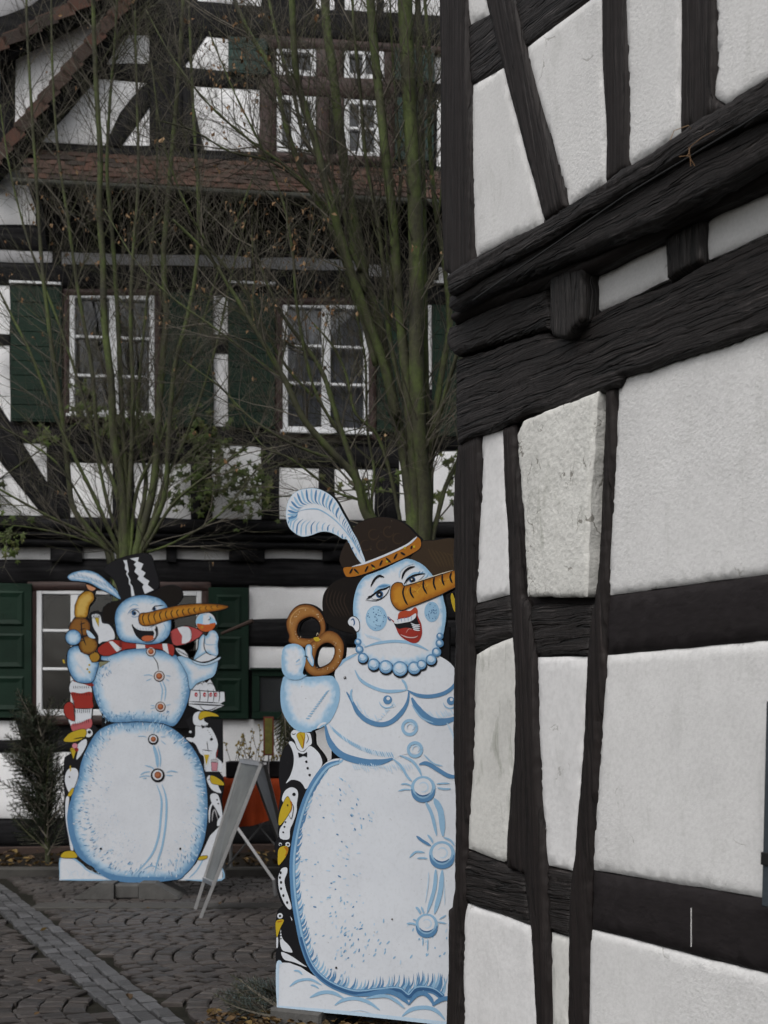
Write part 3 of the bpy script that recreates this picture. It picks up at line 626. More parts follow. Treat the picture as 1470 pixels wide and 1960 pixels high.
def window(x0, x1, y0, y1, off, cols, rows, leafgaps=(), bw=.028, fwid=.05, curtain=True, label=None, dark=False, pale=False):
    """white casement window; cols/rows are the photo pixel lines of the glazing bars (mullion wide)"""
    a = FP.uz(x0, y1, off+.02); b = FP.uz(x1, y0, off+.02); u0, z0, u1, z1 = a[0], a[1], b[0], b[1]
    n0, n1 = -(off+.035), -(off-.05)
    mb = MB()
    mb.bbox(fm, u0, u0+fwid, n0, n1, z0, z1, .006); mb.bbox(fm, u1-fwid, u1, n0, n1, z0, z1, .006)
    mb.bbox(fm, u0+fwid, u1-fwid, n0+.002, n1, z1-fwid, z1, .006); mb.bbox(fm, u0+fwid, u1-fwid, n0+.002, n1, z0, z0+fwid*1.2, .006)
    w = mb.build('window', M['frame_white'], fh, label=label)
    cx = [FP.uz(c, 700, off+.02)[0] for c in cols]; rz = [FP.uz((x0+x1)/2, r, off+.02)[1] for r in rows]
    for c, g in zip(cx, list(leafgaps)+[0]*len(cx)):
        hw = .042 if g else .014
        MB().bbox(fm, c-hw, c+hw, n0+.006, n1, z0+fwid*1.2, z1-fwid, .005).build('mullion' if g else 'glazing_bar', M['frame_white'], w)
    ed = sorted([u0+fwid]+cx+[u1-fwid]); ez = sorted([z0+fwid*1.2]+rz+[z1-fwid])
    for i in range(len(ed)-1):
        for r in rz: MB().bbox(fm, ed[i]+.004, ed[i+1]-.004, n0+.014, n1-.01, r-.013, r+.013, .004).build('glazing_bar', M['frame_white'], w)
        for j in range(len(ez)-1):
            MB().add([fm @ Vector(p) for p in ((ed[i], n1-.03, ez[j]), (ed[i+1], n1-.03, ez[j]), (ed[i+1], n1-.03, ez[j+1]), (ed[i], n1-.03, ez[j+1]))], [(0, 1, 2, 3)]).build('pane', M['glass'], w)
    if curtain:
        vs, fs = [], []; K = 40; R = 8
        for s in (0, 1):
            b0 = len(vs)
            for j in range(R+1):
                t = j/R
                for i in range(K+1):
                    q = i/K; wd = (u1-u0)*(.5 if not dark else (.44-.30*math.sin(t*math.pi*.8)))
                    uu = (u0+q*wd) if s == 0 else (u1-q*wd)
                    vs.append(fm @ Vector((uu, n1+.06+.015*math.sin(q*38+s)+.01*math.sin(q*17), z1-(z1-z0)*t)))
            for j in range(R):
                for i in range(K): a_ = b0+j*(K+1)+i; fs.append((a_, a_+1, a_+K+2, a_+K+1))
        mk('curtain', vs, fs, M['curtain_reflection' if pale else 'curtain'], w, smooth=True)
    return w
def shutter(x0, x1, y0, y1, off, m='shutter', panels=0, boards=0, label=None):
    a = FP.uz(x0, y1, off+.07); b = FP.uz(x1, y0, off+.07); u0, z0, u1, z1 = a[0], a[1], b[0], b[1]; n = -(off+.07)
    s = MB().bbox(fm, u0, u1, n, n+.035, z0, z1, .005).build('shutter', M[m], fh, label=label)
    if panels:
        hgt = (z1-z0-.06)/panels
        for k in range(panels):
            za = z0+.06+k*hgt; e = .07
            fr = MB(); q = [(u0+e, za), (u1-e, za), (u1-e, za+hgt-.07), (u0+e, za+hgt-.07)]
            i_ = [(u0+e+.02, za+.02), (u1-e-.02, za+.02), (u1-e-.02, za+hgt-.09), (u0+e+.02, za+hgt-.09)]
            j_ = [(x+dx, z+dz) for (x, z), (dx, dz) in zip(i_, ((.04, .04), (-.04, .04), (-.04, -.04), (.04, -.04)))]
            v = [fm @ Vector((x, n-.001, z)) for x, z in q]+[fm @ Vector((x, n-.014, z)) for x, z in i_]+[fm @ Vector((x, n-.004, z)) for x, z in j_]
            fr.add(v, [(i, (i+1) % 4, 4+(i+1) % 4, 4+i) for i in range(4)]+[(4+i, 4+(i+1) % 4, 8+(i+1) % 4, 8+i) for i in range(4)]+[(8, 9, 10, 11)])
            fr.build('shutter_panel', M[m], s)
    if boards:
        hgt = (z1-z0-.04)/boards
        for k in range(boards):
            za = z0+.02+k*hgt; MB().bbox(fm, u0+.015, u1-.015, n-.005, n-.001, za, za+hgt-.007, .004).build('shutter_board', M[m], s)
    return s
def brown(x0, x1, y0, y1, off, t=12, sill=True):
    """brown timber surround of a window, four members"""
    for q in ([(x0-t, y0-t), (x1+t, y0-t), (x1+t, y0), (x0-t, y0)], [(x0-t, y0), (x0, y0), (x0, y1), (x0-t, y1)], [(x1, y0), (x1+t, y0), (x1+t, y1), (x1, y1)], [(x0-t, y1), (x1+t, y1), (x1+t, y1+t), (x0-t, y1+t)]):
        fb(q, off+.022, 'window_surround', 'wood_brown', wob=.003, sp=(.3, .05))
# third floor ------------------------------------------------
fw([(30,90),(170,38),(250,12),(200,80),(95,190),(27,262)], G3)
fw([(-30,120),(-2,110),(-2,260),(-30,290)], G3)
fw([(80,272),(180,160),(187,150),(282,158),(230,215),(200,278)], G3)
fw([(203,123),(246,62),(286,60),(286,122)], G3)
fw([(234,278),(286,206),(286,279)], G3)
fw([(350,128),(395,68),(437,76),(437,137)], G3)
fw([(334,242),(362,282),(334,284)], G3)
fw([(363,165),(497,172),(497,291),(392,287)], G3)
fw([(378,-40),(500,-45),(500,12),(378,2)], G3); fw([(605,-45),(640,-45),(640,20),(605,16)], G3); fw([(660,-45),(720,-45),(720,24),(660,22)], G3); fw([(735,-45),(850,-45),(850,30),(735,26)], G3)
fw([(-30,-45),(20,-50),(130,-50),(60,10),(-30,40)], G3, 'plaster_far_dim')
fw([(832,97),(850,98),(850,160),(832,160)], G3); fw([(836,192),(1000,200),(1000,330),(836,318)], G3)
fb(R4(250,0,860,68,30,12) , G3, 'timber_beam')
fb([(0,60),(25,75),(27,262),(0,290)], G3, ang=V_); fb([(287,60),(349,62),(349,286),(287,281)], G3, 'timber_post', ang=V_)
fb([(200,124),(286,124),(286,158),(180,150)], G3, ang=0); fb([(350,128),(437,138),(497,142),(497,171),(350,163)], G3, ang=0)
fb([(262,176),(286,166),(286,205),(232,280),(200,280)], G3, 'brace', ang=math.radians(55)); fb([(350,166),(362,166),(392,290),(363,285),(350,262)], G3, 'brace', ang=math.radians(110))
fb([(388,66),(396,68),(350,128),(349,110)], G3, 'brace', ang=math.radians(50)); fb([(240,60),(248,62),(203,123),(180,150),(170,150)], G3, 'brace', ang=math.radians(50))
fb(R4(70,276,860,292,50,50), G3, ang=0)
fb([(497,142),(528,143),(528,300),(497,298)], G3+.01, 'timber_post', ang=V_, m='wood_brown')
for q in ([(497,66),(860,90),(860,104),(497,92)], [(528,143),(755,152),(755,190),(528,182)], [(528,290),(755,300),(755,318),(528,308)]): fb(q, G3+.02, 'window_rail', 'wood_brown', ang=0, wob=.003)
for q in ([(606,92),(656,95),(656,152),(606,146)], [(606,184),(630,185),(630,306),(606,304)], [(645,186),(658,187),(658,306),(645,304)], [(736,98),(755,98),(755,152),(736,150)], [(728,190),(755,190),(755,316),(728,314)]): fb(q, G3+.02, 'window_post', 'wood_brown', ang=V_, wob=.003)
fb([(630,185),(645,186),(645,304),(630,303)], G3, 'timber_post', ang=V_)
window(530,605,94,144,G3,[567],[],[0],label='small upper left top light with white frame'); window(659,735,99,152,G3,[697],[],[0])
window(530,605,186,291,G3,[567],[238],[1],label='small upper floor window behind the branches'); window(659,727,194,301,G3,[690],[246],[0])
shutter(437,512,74,138,G3,'shutter_teal',boards=3); shutter(756,832,96,152,G3,'shutter_teal',boards=3); shutter(757,830,190,304,G3,'shutter_teal',boards=6)
# second floor -----------------------------------------------
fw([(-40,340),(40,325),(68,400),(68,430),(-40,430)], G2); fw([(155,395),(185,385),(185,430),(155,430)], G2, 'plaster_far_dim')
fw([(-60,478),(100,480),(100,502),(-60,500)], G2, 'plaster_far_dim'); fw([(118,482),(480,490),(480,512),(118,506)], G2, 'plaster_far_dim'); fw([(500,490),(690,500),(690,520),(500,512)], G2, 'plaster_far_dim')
fw([(705,506),(752,508),(752,531),(705,528)], G2); fw([(840,512),(1000,516),(1000,545),(840,538)], G2)
fb(R4(-80,432,1000,476,28,28), G2, ang=0); fb(R4(-80,503,700,545,16,16), G2, ang=0); fb([(700,534),(1000,550),(1000,585),(700,575)], G2, ang=0)
fw([(-80,548),(18,545),(18,640),(-80,638)], G2); fw([(-80,660),(18,660),(20,808),(-5,770),(-80,700)], G2)
fb([(-80,638),(18,640),(18,660),(-80,660)], G2, ang=0)
fw([(409,566),(436,566),(436,641),(409,640)], G2); fw([(409,676),(436,677),(437,817),(409,815)], G2); fb([(409,641),(436,642),(436,676),(409,675)], G2, ang=0)
fw([(815,584),(826,584),(826,745),(815,745)], G2)
brown(133,296,566,796,G2,13); brown(541,706,584,828,G2,14)
window(133,296,566,796,G2,[218],[646,720],[1],label='white six pane window above the evergreen bush, vines on its sill',dark=True)
window(541,706,584,828,G2,[624],[663,735],[1],label='white six pane window between the two trees', pale=True)  # paler curtain stands in for the reflection on these panes
MB().bbox(fm, FP.uz(536, 830, G2)[0], FP.uz(710, 830, G2)[0], -(G2+.09), -(G2+.02), FP.uz(620, 828, G2)[1]-.03, FP.uz(620, 828, G2)[1], .006).build('window_sill', M['frame_white'], fh)
MB().bbox(fm, FP.uz(128, 800, G2)[0], FP.uz(302, 800, G2)[0], -(G2+.09), -(G2+.02), FP.uz(220, 797, G2)[1]-.03, FP.uz(220, 797, G2)[1], .006).build('window_sill', M['frame_white'], fh)
shutter(20,118,549,806,G2,boards=9); shutter(312,408,563,816,G2,boards=9); shutter(437,526,563,818,G2,boards=9); shutter(722,812,577,826,G2,boards=9); shutter(828,916,586,834,G2,boards=9)
for a, b in ((20, 118), (437, 526), (828, 916)):
    MB().bbox(fm, FP.uz(a, 545, G2)[0], FP.uz(b, 545, G2)[0], -(G2+.09), -(G2+.01), FP.uz(a, 547, G2)[1], FP.uz(a, 542, G2)[1], .003).build('shutter_cap', M['frame_white'], fh)
fb(R4(-80,812,380,845,8,8), G2, ang=0); fb([(380,820),(1000,838),(1000,860),(380,850)], G2, ang=0)
fb([(135,848),(365,850),(365,885),(135,882)], G2, ang=0); fb([(500,850),(763,856),(763,894),(535,892),(500,888)], G2, ang=0)
# apron row
fw([(-80,878),(-2,880),(82,987),(-80,985)], G2, wob=.004); fw([(42,845),(89,847),(90,922)], G2, wob=.004)
fb([(-14,806),(14,806),(40,845),(91,926),(92,988),(83,988),(-14,866)], G2+.003, 'brace', wob=.005, ang=math.radians(-60))
for x in ((135,215,885,990), (256,365,886,992), (407,500,850,992), (535,610,895,993), (640,717,898,994), (764,875,862,996), (905,1000,864,998)): fw(R4(x[0],x[2],x[1],x[3],2,2), G2)
for x in ((91,134,846,990), (216,255,884,991), (366,406,850,992), (501,534,888,993), (611,639,894,994), (718,763,896,995), (876,904,860,996)): fb(R4(x[0],x[2],x[1],x[3],1,1), G2, 'timber_post', ang=V_)
# jetty mouldings
fb(R4(-100,989,1050,1012,16,16), G2+.03, 'jetty_moulding', ang=0, h=.03, sp=(.3,.04)); fb(R4(-100,1014,1050,1026,16,16), G2+.0, 'jetty_moulding', ang=0, h=.03, sp=(.3,.04)); fb(R4(-100,1028,1050,1043,16,16), G2-.03, 'jetty_moulding', ang=0, h=.03, sp=(.3,.04))
for a, b in ((-80,96),(158,318),(338,438),(507,617),(682,780)): fw(R4(a,1046,b,1069,2,2), G1+.004)
for a, b in ((97,157),(319,337),(439,506),(618,681),(781,840)): fb(R4(a,1044,b,1074,2,2), G1+.06, 'joist_end', ang=0, h=.03)
fb(R4(-100,1072,1050,1116,8,10), G1+.01, 'wall_plate', ang=0)
# ground floor
brown(70,386,1131,1370,G1,18)
window(70,386,1131,1370,G1,[144,228,308],[1208,1281],[1,1,1],label='white ground floor window behind the small snowman board', curtain=False)
shutter(-62,61,1117,1374,G1,panels=3,label='dark green panelled shutter left of the window'); shutter(399,476,1125,1376,G1,panels=3)
fw([(477,1118),(500,1122),(620,1118),(700,1120),(700,1186),(600,1182),(477,1186)], G1); fw([(477,1237),(545,1238),(700,1240),(700,1283),(477,1281)], G1)
fb([(470,1186),(600,1184),(900,1188),(900,1236),(600,1237),(470,1235)], G1, ang=0)
fw([(405,1378),(480,1377),(900,1380),(900,1500),(900,1568),(405,1566)], G1)
fw([(-90,1380),(30,1380),(40,1416),(-90,1415)], G1); fw([(-90,1441),(66,1441),(76,1568),(-90,1568)], G1); fw([(100,1420),(380,1420),(380,1566),(96,1566)], G1)
fb([(-90,1416),(405,1418),(405,1440),(-90,1440)], G1, ang=0); fb([(62,1376),(95,1376),(100,1418),(98,1568),(76,1568),(64,1440),(40,1418),(32,1380)], G1+.003, 'brace', ang=V_)
fb(R4(-100,1570,900,1616,0,0), G1, 'sill_beam', ang=0)
a = FP.uz(-100,1640,.05)[1]; MB().bbox(fm, -6.5, 5.5, -.06, .01, -.15, FP.uz(300,1618,.05)[1], .01).build('plinth', M['plinth'], fh)
fb([(640,1120),(905,1122),(905,1185),(700,1187),(700,1120)], G1+.002, ang=0)
# notice cabinet
cu0, cz0 = FP.uz(483, 1376, .12); cu1, cz1 = FP.uz(640, 1283, .12)
cab = MB(); cab.bbox(fm, cu0, cu1, -.10, -.03, cz1-.06, cz1, .004).bbox(fm, cu0, cu1, -.10, -.03, cz0, cz0+.07, .004).bbox(fm, cu0, cu0+.07, -.102, -.03, cz0+.07, cz1-.06, .004).bbox(fm, cu1-.07, cu1, -.102, -.03, cz0+.07, cz1-.06, .004)
cab.box(fm, cu0-.02, cu1+.02, -.125, -.03, cz1+.001, cz1+.02)
cabo = tag(cab.build('notice_cabinet', M['shutter']), 'green framed glass notice cabinet on the wall right of the green shutter', 'cabinet')
MB().box(fm, cu0+.05, cu1-.05, -.045, -.036, cz0+.05, cz1-.05).build('back_board', M['plaster_far_dim'], cabo)
MB().add([fm @ Vector(p) for p in ((cu0+.06, -.085, cz0+.06), (cu1-.06, -.085, cz0+.06), (cu1-.06, -.085, cz1-.05), (cu0+.06, -.085, cz1-.05))], [(0, 1, 2, 3)]).build('pane', M['glass'], cabo)
# pent roof over the second floor
pt = thing('pent_roof', 'narrow pent roof of red clay tiles across the far facade above the second floor windows', 'roof', FP.w(0, 6, 0), math.atan2(FP.d.y, FP.d.x))
a0, zt = FP.uz(52, 287, G3+.02); a1, zt2 = FP.uz(1000, 335, G3+.02)
b0_, ze = FP.uz(48, 341, G3+.62); 
tilt = math.atan2(zt-ze, .60); SL = math.hypot(zt-ze, .6); rows = 6; rl = SL/rows
tv = []; tf = []; K = 6
for j, (yy, zz) in enumerate(((0, 0), (-1, 0), (-1, -.13), (0, -.13))):
    for i in range(K+1):
        x = i/K-.5; tv.append((x*.98, yy+(.10 if (abs(x) > .3 and yy < 0) else 0), zz-.28*x*x))
for j in range(3):
    for i in range(K): a = j*(K+1)+i; tf.append((a, a+1, a+K+2, a+K+1))
tme = bpy.data.meshes.new('roof_tile'); tme.from_pydata(tv, [], tf); tme.materials.append(M['tile'])
TW = .185; nT = int((a1-a0)/TW); pinv = WM(pt).inverted()
for r in range(rows):
    for c in range(nT):
        if c+r*nT > 298: pass
        u = a0+(c+.5*(1+(r % 2)*.9))*TW; t = r+0.0
        p = FP.w(u, zt-(zt-ze)*(t/rows)+.012+random.uniform(-.004, .004), G3+.02+.6*t/rows)
        o = bpy.data.objects.new('roof_tile', tme); C.objects.link(o); o.parent = pt
        o.matrix_basis = pinv @ (Matrix.Translation(p) @ Matrix.Rotation(math.atan2(FP.d.y, FP.d.x), 4, 'Z') @ Matrix.Rotation(tilt-.05+random.uniform(-.02, .02), 4, 'X') @ Matrix.Diagonal((TW, rl*1.18, .11, 1)))
def fl(u, n, z): return FP.w(u, z, n)
mb = MB(); mb.add([fl(a0, G3, zt), fl(a1, G3, zt), fl(a1, G3+.6, ze), fl(a0, G3+.6, ze), fl(a0, G3, zt-.05), fl(a1, G3, zt-.05), fl(a1, G3+.6, ze-.05), fl(a0, G3+.6, ze-.05)], [(0, 1, 2, 3), (4, 7, 6, 5), (3, 2, 6, 7), (0, 3, 7, 4), (1, 5, 6, 2)])
mb.build('roof_deck', M['wood_far'], pt)
MB().tube([fl(a0-.05, G3+.64, ze-.04), fl((a0+a1)/2, G3+.64, ze-.045), fl(a1, G3+.64, ze-.04)], .03, 10).build('gutter', M['gutter'], pt)
for k in range(10):
    u = a0+.2+k*.62; mb = MB(); mb.tube([fl(u, G3+.02, zt-.85), fl(u, G3+.25, zt-.62), fl(u, G3+.52, ze-.08)], .05, 4); mb.build('bracket', M['wood_far'], pt)
# verge boards with tiles climbing to the right
def verge(P0, P1, off, lab):
    u0, z0 = FP.uz(*P0, off); u1, z1 = FP.uz(*P1, off); L0 = math.hypot(u1-u0, z1-z0); ang = math.atan2(z1-z0, u1-u0)
    root = thing('gable_verge', lab, 'roof edge', FP.w(u0, z0, off), math.atan2(FP.d.y, FP.d.x))
    MM = Matrix.Translation(FP.w(u0, z0, off)) @ Matrix.Rotation(math.atan2(FP.d.y, FP.d.x), 4, 'Z') @ Matrix.Rotation(-ang, 4, 'Y')
    MB().bbox(MM, 0, L0, 0, .06, -.17, -.05, .01).build('barge_board', M['wood_far'], root)
    MB().bbox(MM, 0, L0, .05, off-.14, -.12, -.06, .005).build('roof_deck', M['wood_far'], root)
    k = int(L0/.17)
    for i in range(k):
        mb = MB(); x = i*.17
        for s in range(6):
            pass
        T = MM @ Matrix.Translation((x, -.05, -.045)) @ Matrix.Rotation(.16, 4, 'Y')
        n = 7; vs = []
        for yy in (0, off-.1):
            for q in range(n+1):
                a = math.pi*q/n; 
            vs += [T @ Vector((0, yy, 0)), T @ Vector((.21, yy, 0)), T @ Vector((.21, yy, .055)), T @ Vector((.20, yy, .075)), T @ Vector((.02, yy, .07)), T @ Vector((0, yy, .05))]
        mb.add(vs, [(0, 1, 2, 3, 4, 5), (11, 10, 9, 8, 7, 6)]+[(q, 6+q, 6+(q+1) % 6, (q+1) % 6) for q in range(6)])
        mb.add([T @ Vector(v) for v in ((0, -.012, -.05), (.2, -.012, -.05), (.2, -.012, .06), (0, -.012, .055), (0, -.001, -.05), (.2, -.001, -.05), (.2, -.001, .06), (0, -.001, .055))], [(0, 1, 2, 3), (4, 7, 6, 5), (0, 4, 5, 1), (1, 5, 6, 2), (2, 6, 7, 3), (3, 7, 4, 0)])
        mb.build('verge_tile', M['tile'], root)
verge((-40, 330), (275, -50), .36, 'lower of two slanting red tiled roof edges at the upper left')
verge((-60, 108), (230, -40), .34, 'upper of two slanting red tiled roof edges in the top left corner')
# ================================================ PAINTED BOARDS
WH = (.56, .585, .63); BK = (.008, .008, .01); BL = (.085, .20, .36); LB = (.24, .40, .56); PB = (.42, .54, .66); DB = (.035, .10, .22)
OR = (.33, .12, .012); OR2 = (.42, .19, .02); RD = (.26, .025, .018); YE = (.42, .30, .02); BRN = (.20, .085, .018); CH = (.006, .004, .003)
class Board:
    """flat painted plywood figure: every painted shape is a thin layer on the board's face"""
    def __init__(s, plane, fr): s.pl = plane; s.fr = fr; s.cnt = 0; s.acc = None; s.sil = []; s.holes = []
    def T(s, p): x, y = s.fr(*p[:2]); return s.pl.uz(x, y, 0)
    def frame(s, fr): s.fr = fr
    def begin(s): s.acc = ([], [], [])
    def end(s, name, parent, label=None):
        v, f, c = s.acc; o = mk(name, v, f, M['paint'], parent, cols=c, label=label); s.acc = None; return o
    def off(s, lay): s.cnt = (s.cnt+1) % 18; return .0008+lay*.0008+s.cnt*.000008
    def addsil(s, poly, grow):
        P = np.array(poly); 
        a = .5*np.sum(P[:, 0]*np.roll(P[:, 1], -1)-np.roll(P[:, 0], -1)*P[:, 1])
        t = np.roll(P, -1, 0)-np.roll(P, 1, 0); t /= np.maximum(np.linalg.norm(t, axis=1, keepdims=True), 1e-9)
        n = np.stack([t[:, 1], -t[:, 0]], 1)*(1 if a > 0 else -1); s.sil.append((P+n*grow).tolist())
    def put(s, V, F_, off, cols):
        v, f, c = s.acc; b = len(v)
        v += [tuple(s.pl.w(x, z, off)) for x, z in V]; f += [tuple(int(i)+b for i in t) for t in F_]; c += list(cols)
    def fill(s, pts, col, lay=1, sm=4, sil=0, rim=None, outl=0, ocol=BK):
        """rim: list of (inset metres, colour) from the edge inwards"""
        P = [s.T(p) for p in pts]; P = spline(P, sm) if sm > 1 else [np.array(p) for p in P]
        if sil: s.addsil(P, sil)
        if outl:
            Q = P+[P[0]]; s.strokeuz(Q, [outl]*len(Q), ocol, lay+.6)
        if rim is None:
            V, Fc = cdt(P); s.put(V, Fc, s.off(lay), [col]*len(V)); return
        D = np.array(P); lo, hi = D.min(0), D.max(0); st = rim[-1][0]/5; st = max(st, (hi-lo).max()/60)
        G = np.array(np.meshgrid(np.arange(lo[0], hi[0], st), np.arange(lo[1], hi[1], st))).reshape(2, -1).T
        G = G+(np.random.rand(*G.shape)-.5)*st*.5; G = G[inpoly(G, D)]
        if len(G): G = G[dist(G, D) > st*.4]
        V, Fc = cdt(P, extra=G); d = dist(V, D); ks = [0]+[r[0] for r in rim]; cs = [rim[0][1]]+[r[1] for r in rim]
        cols = []
        for i in range(len(V)):
            dd = d[i]*(1+.35*nz(V[i, 0]*18, V[i, 1]*18)); dd += .012*nz(V[i, 0]*60, V[i, 1]*60) if dd > .01 else 0
            cols.append(tuple(float(np.interp(dd, ks, [c[k] for c in cs])) for k in range(3)))
        s.put(V, Fc, s.off(lay), cols)
    def strokeuz(s, Q, w, col, lay):
        Q = np.array(Q); t = np.gradient(Q, axis=0); t /= np.maximum(np.linalg.norm(t, axis=1, keepdims=True), 1e-9)
        n = np.stack([-t[:, 1], t[:, 0]], 1); w = np.array(w)[:, None]/2; A = Q+n*w; B = Q-n*w; k = len(Q)
        V = np.concatenate([A, B]); s.put(V, [(i, i+1, k+i+1, k+i) for i in range(k-1)], s.off(lay), [col]*len(V))
    def stroke(s, pts, w, col, lay=3, sm=5, taper=True, wend=None):
        P = [s.T(p) for p in pts]; Q = spline(P, sm, False) if len(P) > 2 else [np.array(P[0])+(np.array(P[1])-np.array(P[0]))*t for t in np.linspace(0, 1, 5)]
        k = len(Q); a = s.T((0, 0)); b = s.T((100, 0)); sc = abs(b[0]-a[0])/100      # metres per frame unit
        ws = []
        for i in range(k):
            t = i/(k-1); f = 1
            if taper: f = min(1, .25+3.2*t, .25+3.2*(1-t))
            if wend is not None: f *= 1+(wend/w-1)*t
            ws.append(w*sc*f)
        s.strokeuz(Q, ws, col, lay)
    def dot(s, x, y, r, col, lay=3, ry=None, **k):
        ry = ry or r; s.fill([(x+r*math.cos(a), y+ry*math.sin(a)) for a in np.linspace(0, 2*math.pi, 11)[:-1]], col, lay, 2, **k)
    def ring(s, x, y, r, w, col, lay=3, a0=0, a1=360, ry=None):
        ry = ry or r; n = 14; s.stroke([(x+r*math.cos(math.radians(a0+(a1-a0)*i/n)), y+ry*math.sin(math.radians(a0+(a1-a0)*i/n))) for i in range(n+1)], w, col, lay, 2, taper=(a1-a0) < 360)
    def dashes(s, pts, n, depth, ln, w, col, dirv, lay=2, seed=1):
        """small brush dashes scattered along the inside of an open rim line; dirv: unit direction inwards"""
        rnd = random.Random(seed); Q = spline(pts, 8, False)
        for _ in range(n):
            q = Q[rnd.randrange(len(Q))]; d = rnd.uniform(0, 1)**1.4*depth; l = rnd.uniform(*ln)
            dx, dy = dirv(q) if callable(dirv) else dirv
            x, y = q[0]+dx*d+rnd.uniform(-6, 6), q[1]+dy*d+rnd.uniform(-6, 6); a = math.atan2(dy, dx)+rnd.uniform(-.5, .5)
            s.stroke([(x, y), (x+l*math.cos(a), y+l*math.sin(a))], w, rnd.choice(col) if isinstance(col, list) else col, lay)
    def board(s, parent, thick=.015, label=None):
        V, Fc = cdt(None, holes=s.holes, union=s.sil); b = len(V)
        v = [tuple(s.pl.w(x, z, 0)) for x, z in V]+[tuple(s.pl.w(x, z, -thick)) for x, z in V]
        f = [tuple(t) for t in Fc]+[tuple(int(i)+b for i in t[::-1]) for t in Fc]
        for a, c in boundary(Fc): f.append((c, a, a+b, c+b))
        return mk('plywood_board', v, f, M['edge'], parent, label=label)
def penguin_stack(B, name): pass
# ------------------------------------------------ the large snow woman
WP = Plane((-.445, 5.65), (.902, -.431))
wm = thing('snow_woman_board', 'large painted snow woman cutout with carrot nose, feathered hat and pretzel beside the near house', 'painted cutout', (-.445, 5.65, 0), math.atan2(WP.d.y, WP.d.x))
f3 = lambda x, y: (520+x*.2585, 920+y*.2585); f4 = lambda x, y: (520+x*.2585, 1280+y*.2585); f5 = lambda x, y: (510+x*.2653, 1600+y*.2653); fp = lambda x, y: (x, y)
B = Board(WP, fp)
# snow base
B.begin(); B.frame(fp)
B.fill([(530,1846),(537,1842),(555,1843),(576,1851),(598,1866),(650,1890),(760,1900),(1080,1880),(1085,1990),(860,1958),(530,1930)], WH, 1, 1, sil=.003)
B.stroke([(532,1928),(532,1848),(540,1844)], 5, PB, 2); B.stroke([(532,1928),(700,1942),(1080,1985)], 5, PB, 2, taper=False)
B.frame(f5)
for p, w in (([(170,1085),(230,1045),(320,1035),(400,1075)], 16), ([(315,1165),(400,1130),(480,1130),(560,1170)], 22), ([(495,1220),(560,1182),(650,1172),(740,1200),(820,1255)], 22), ([(200,970),(235,975),(262,1000)], 12), ([(320,1075),(350,1080),(380,1100)], 11), ([(980,1300),(1050,1250),(1150,1237),(1230,1262),(1290,1325)], 24), ([(590,1270),(680,1258),(760,1280)], 4)): B.stroke(p, w, LB if w > 5 else PB, 3)
B.end('painted_snow', wm)
# penguins
def peng_black(pts, sil=.0025): B.fill(pts, BK, 1, 3, sil=sil)
B.begin(); B.frame(f4)
peng_black([(150,470),(190,445),(260,450),(310,470),(320,560),(380,640),(395,700),(330,800),(265,900),(200,860),(90,880),(68,900),(55,780),(65,680),(90,600),(130,545)])
B.fill([(128,548),(150,538),(175,560),(195,600),(240,615),(285,572),(340,610),(370,660),(375,710),(335,775),(262,888),(235,860),(205,832),(150,822),(108,848),(140,790),(162,720),(166,650),(150,590)], WH, 2)
B.fill([(146,475),(168,453),(205,460),(250,470),(272,475),(290,485),(300,550),(275,575),(232,612),(195,590),(172,530),(150,505)], WH, 3)
B.fill([(188,492),(215,470),(250,477),(246,535),(234,592),(208,545)], YE, 4, outl=.0012); B.stroke([(215,480),(240,530),(235,585)], 6, OR, 5)
B.fill([(198,620),(236,632),(266,616),(266,655),(238,645),(204,658)], BK, 4, 1); B.stroke([(150,478),(166,487),(182,478)], 5, BK, 4); B.stroke([(262,478),(275,520),(258,555)], 5, BK, 4)
for x, y in ((260,688),(270,736),(284,786)): B.dot(x, y, 9, BK, 4)
B.end('penguin', wm, 'topmost painted penguin of the stack, black bow tie')
B.begin()
peng_black([(66,950),(75,880),(110,835),(165,815),(225,830),(262,890),(245,960),(215,1040),(190,1130),(160,1240),(120,1262),(60,1250),(50,1190),(60,1150),(50,1100)])
B.fill([(78,965),(100,905),(145,878),(185,892),(198,930),(188,1000),(186,1060),(160,1140),(138,1190),(130,1260),(66,1255),(62,1190),(100,1120),(90,1000)], WH, 2)
B.fill([(120,943),(150,1000),(142,1050),(112,1105),(60,1162),(54,1100),(78,1015)], YE, 3, outl=.0014); B.fill([(138,980),(155,990),(152,1040),(135,1070),(148,1020)], OR, 4); B.stroke([(150,990),(165,1030),(150,1110),(130,1080)], 5, BK, 4)
B.dot(168, 930, 13, BK, 3); B.dot(122, 1010, 6, BK, 5)
for x, y in ((105,1135),(97,1170),(88,1210)): B.dot(x, y, 7, BK, 3)
B.end('penguin', wm, 'second painted penguin looking down with a long yellow beak')
B.begin(); B.frame(f5)
peng_black([(68,120),(62,60),(85,15),(130,-10),(175,20),(190,200),(185,350),(195,520),(160,540),(110,480),(78,380),(80,290),(100,220)])
B.fill([(128,228),(152,232),(150,270),(132,320),(142,380),(162,440),(182,510),(172,530),(150,515),(118,460),(92,380),(88,300),(105,245)], WH, 2)
for x, y in ((105,265),(100,300),(108,335),(108,380),(125,430),(152,480)): B.dot(x, y, 8, BK, 3, ry=11)
B.dot(155, 62, 18, WH, 2); B.dot(158, 62, 8, BK, 3); B.dot(102, 60, 12, WH, 2); B.dot(105, 62, 6, BK, 3); B.stroke([(90,50),(110,72),(130,60),(145,60)], 5, BK, 4)
B.fill([(92,92),(128,70),(162,84),(150,140),(92,212),(84,150)], YE, 4, outl=.0014); B.fill([(130,80),(160,86),(150,135),(138,140),(150,110)], OR, 5)
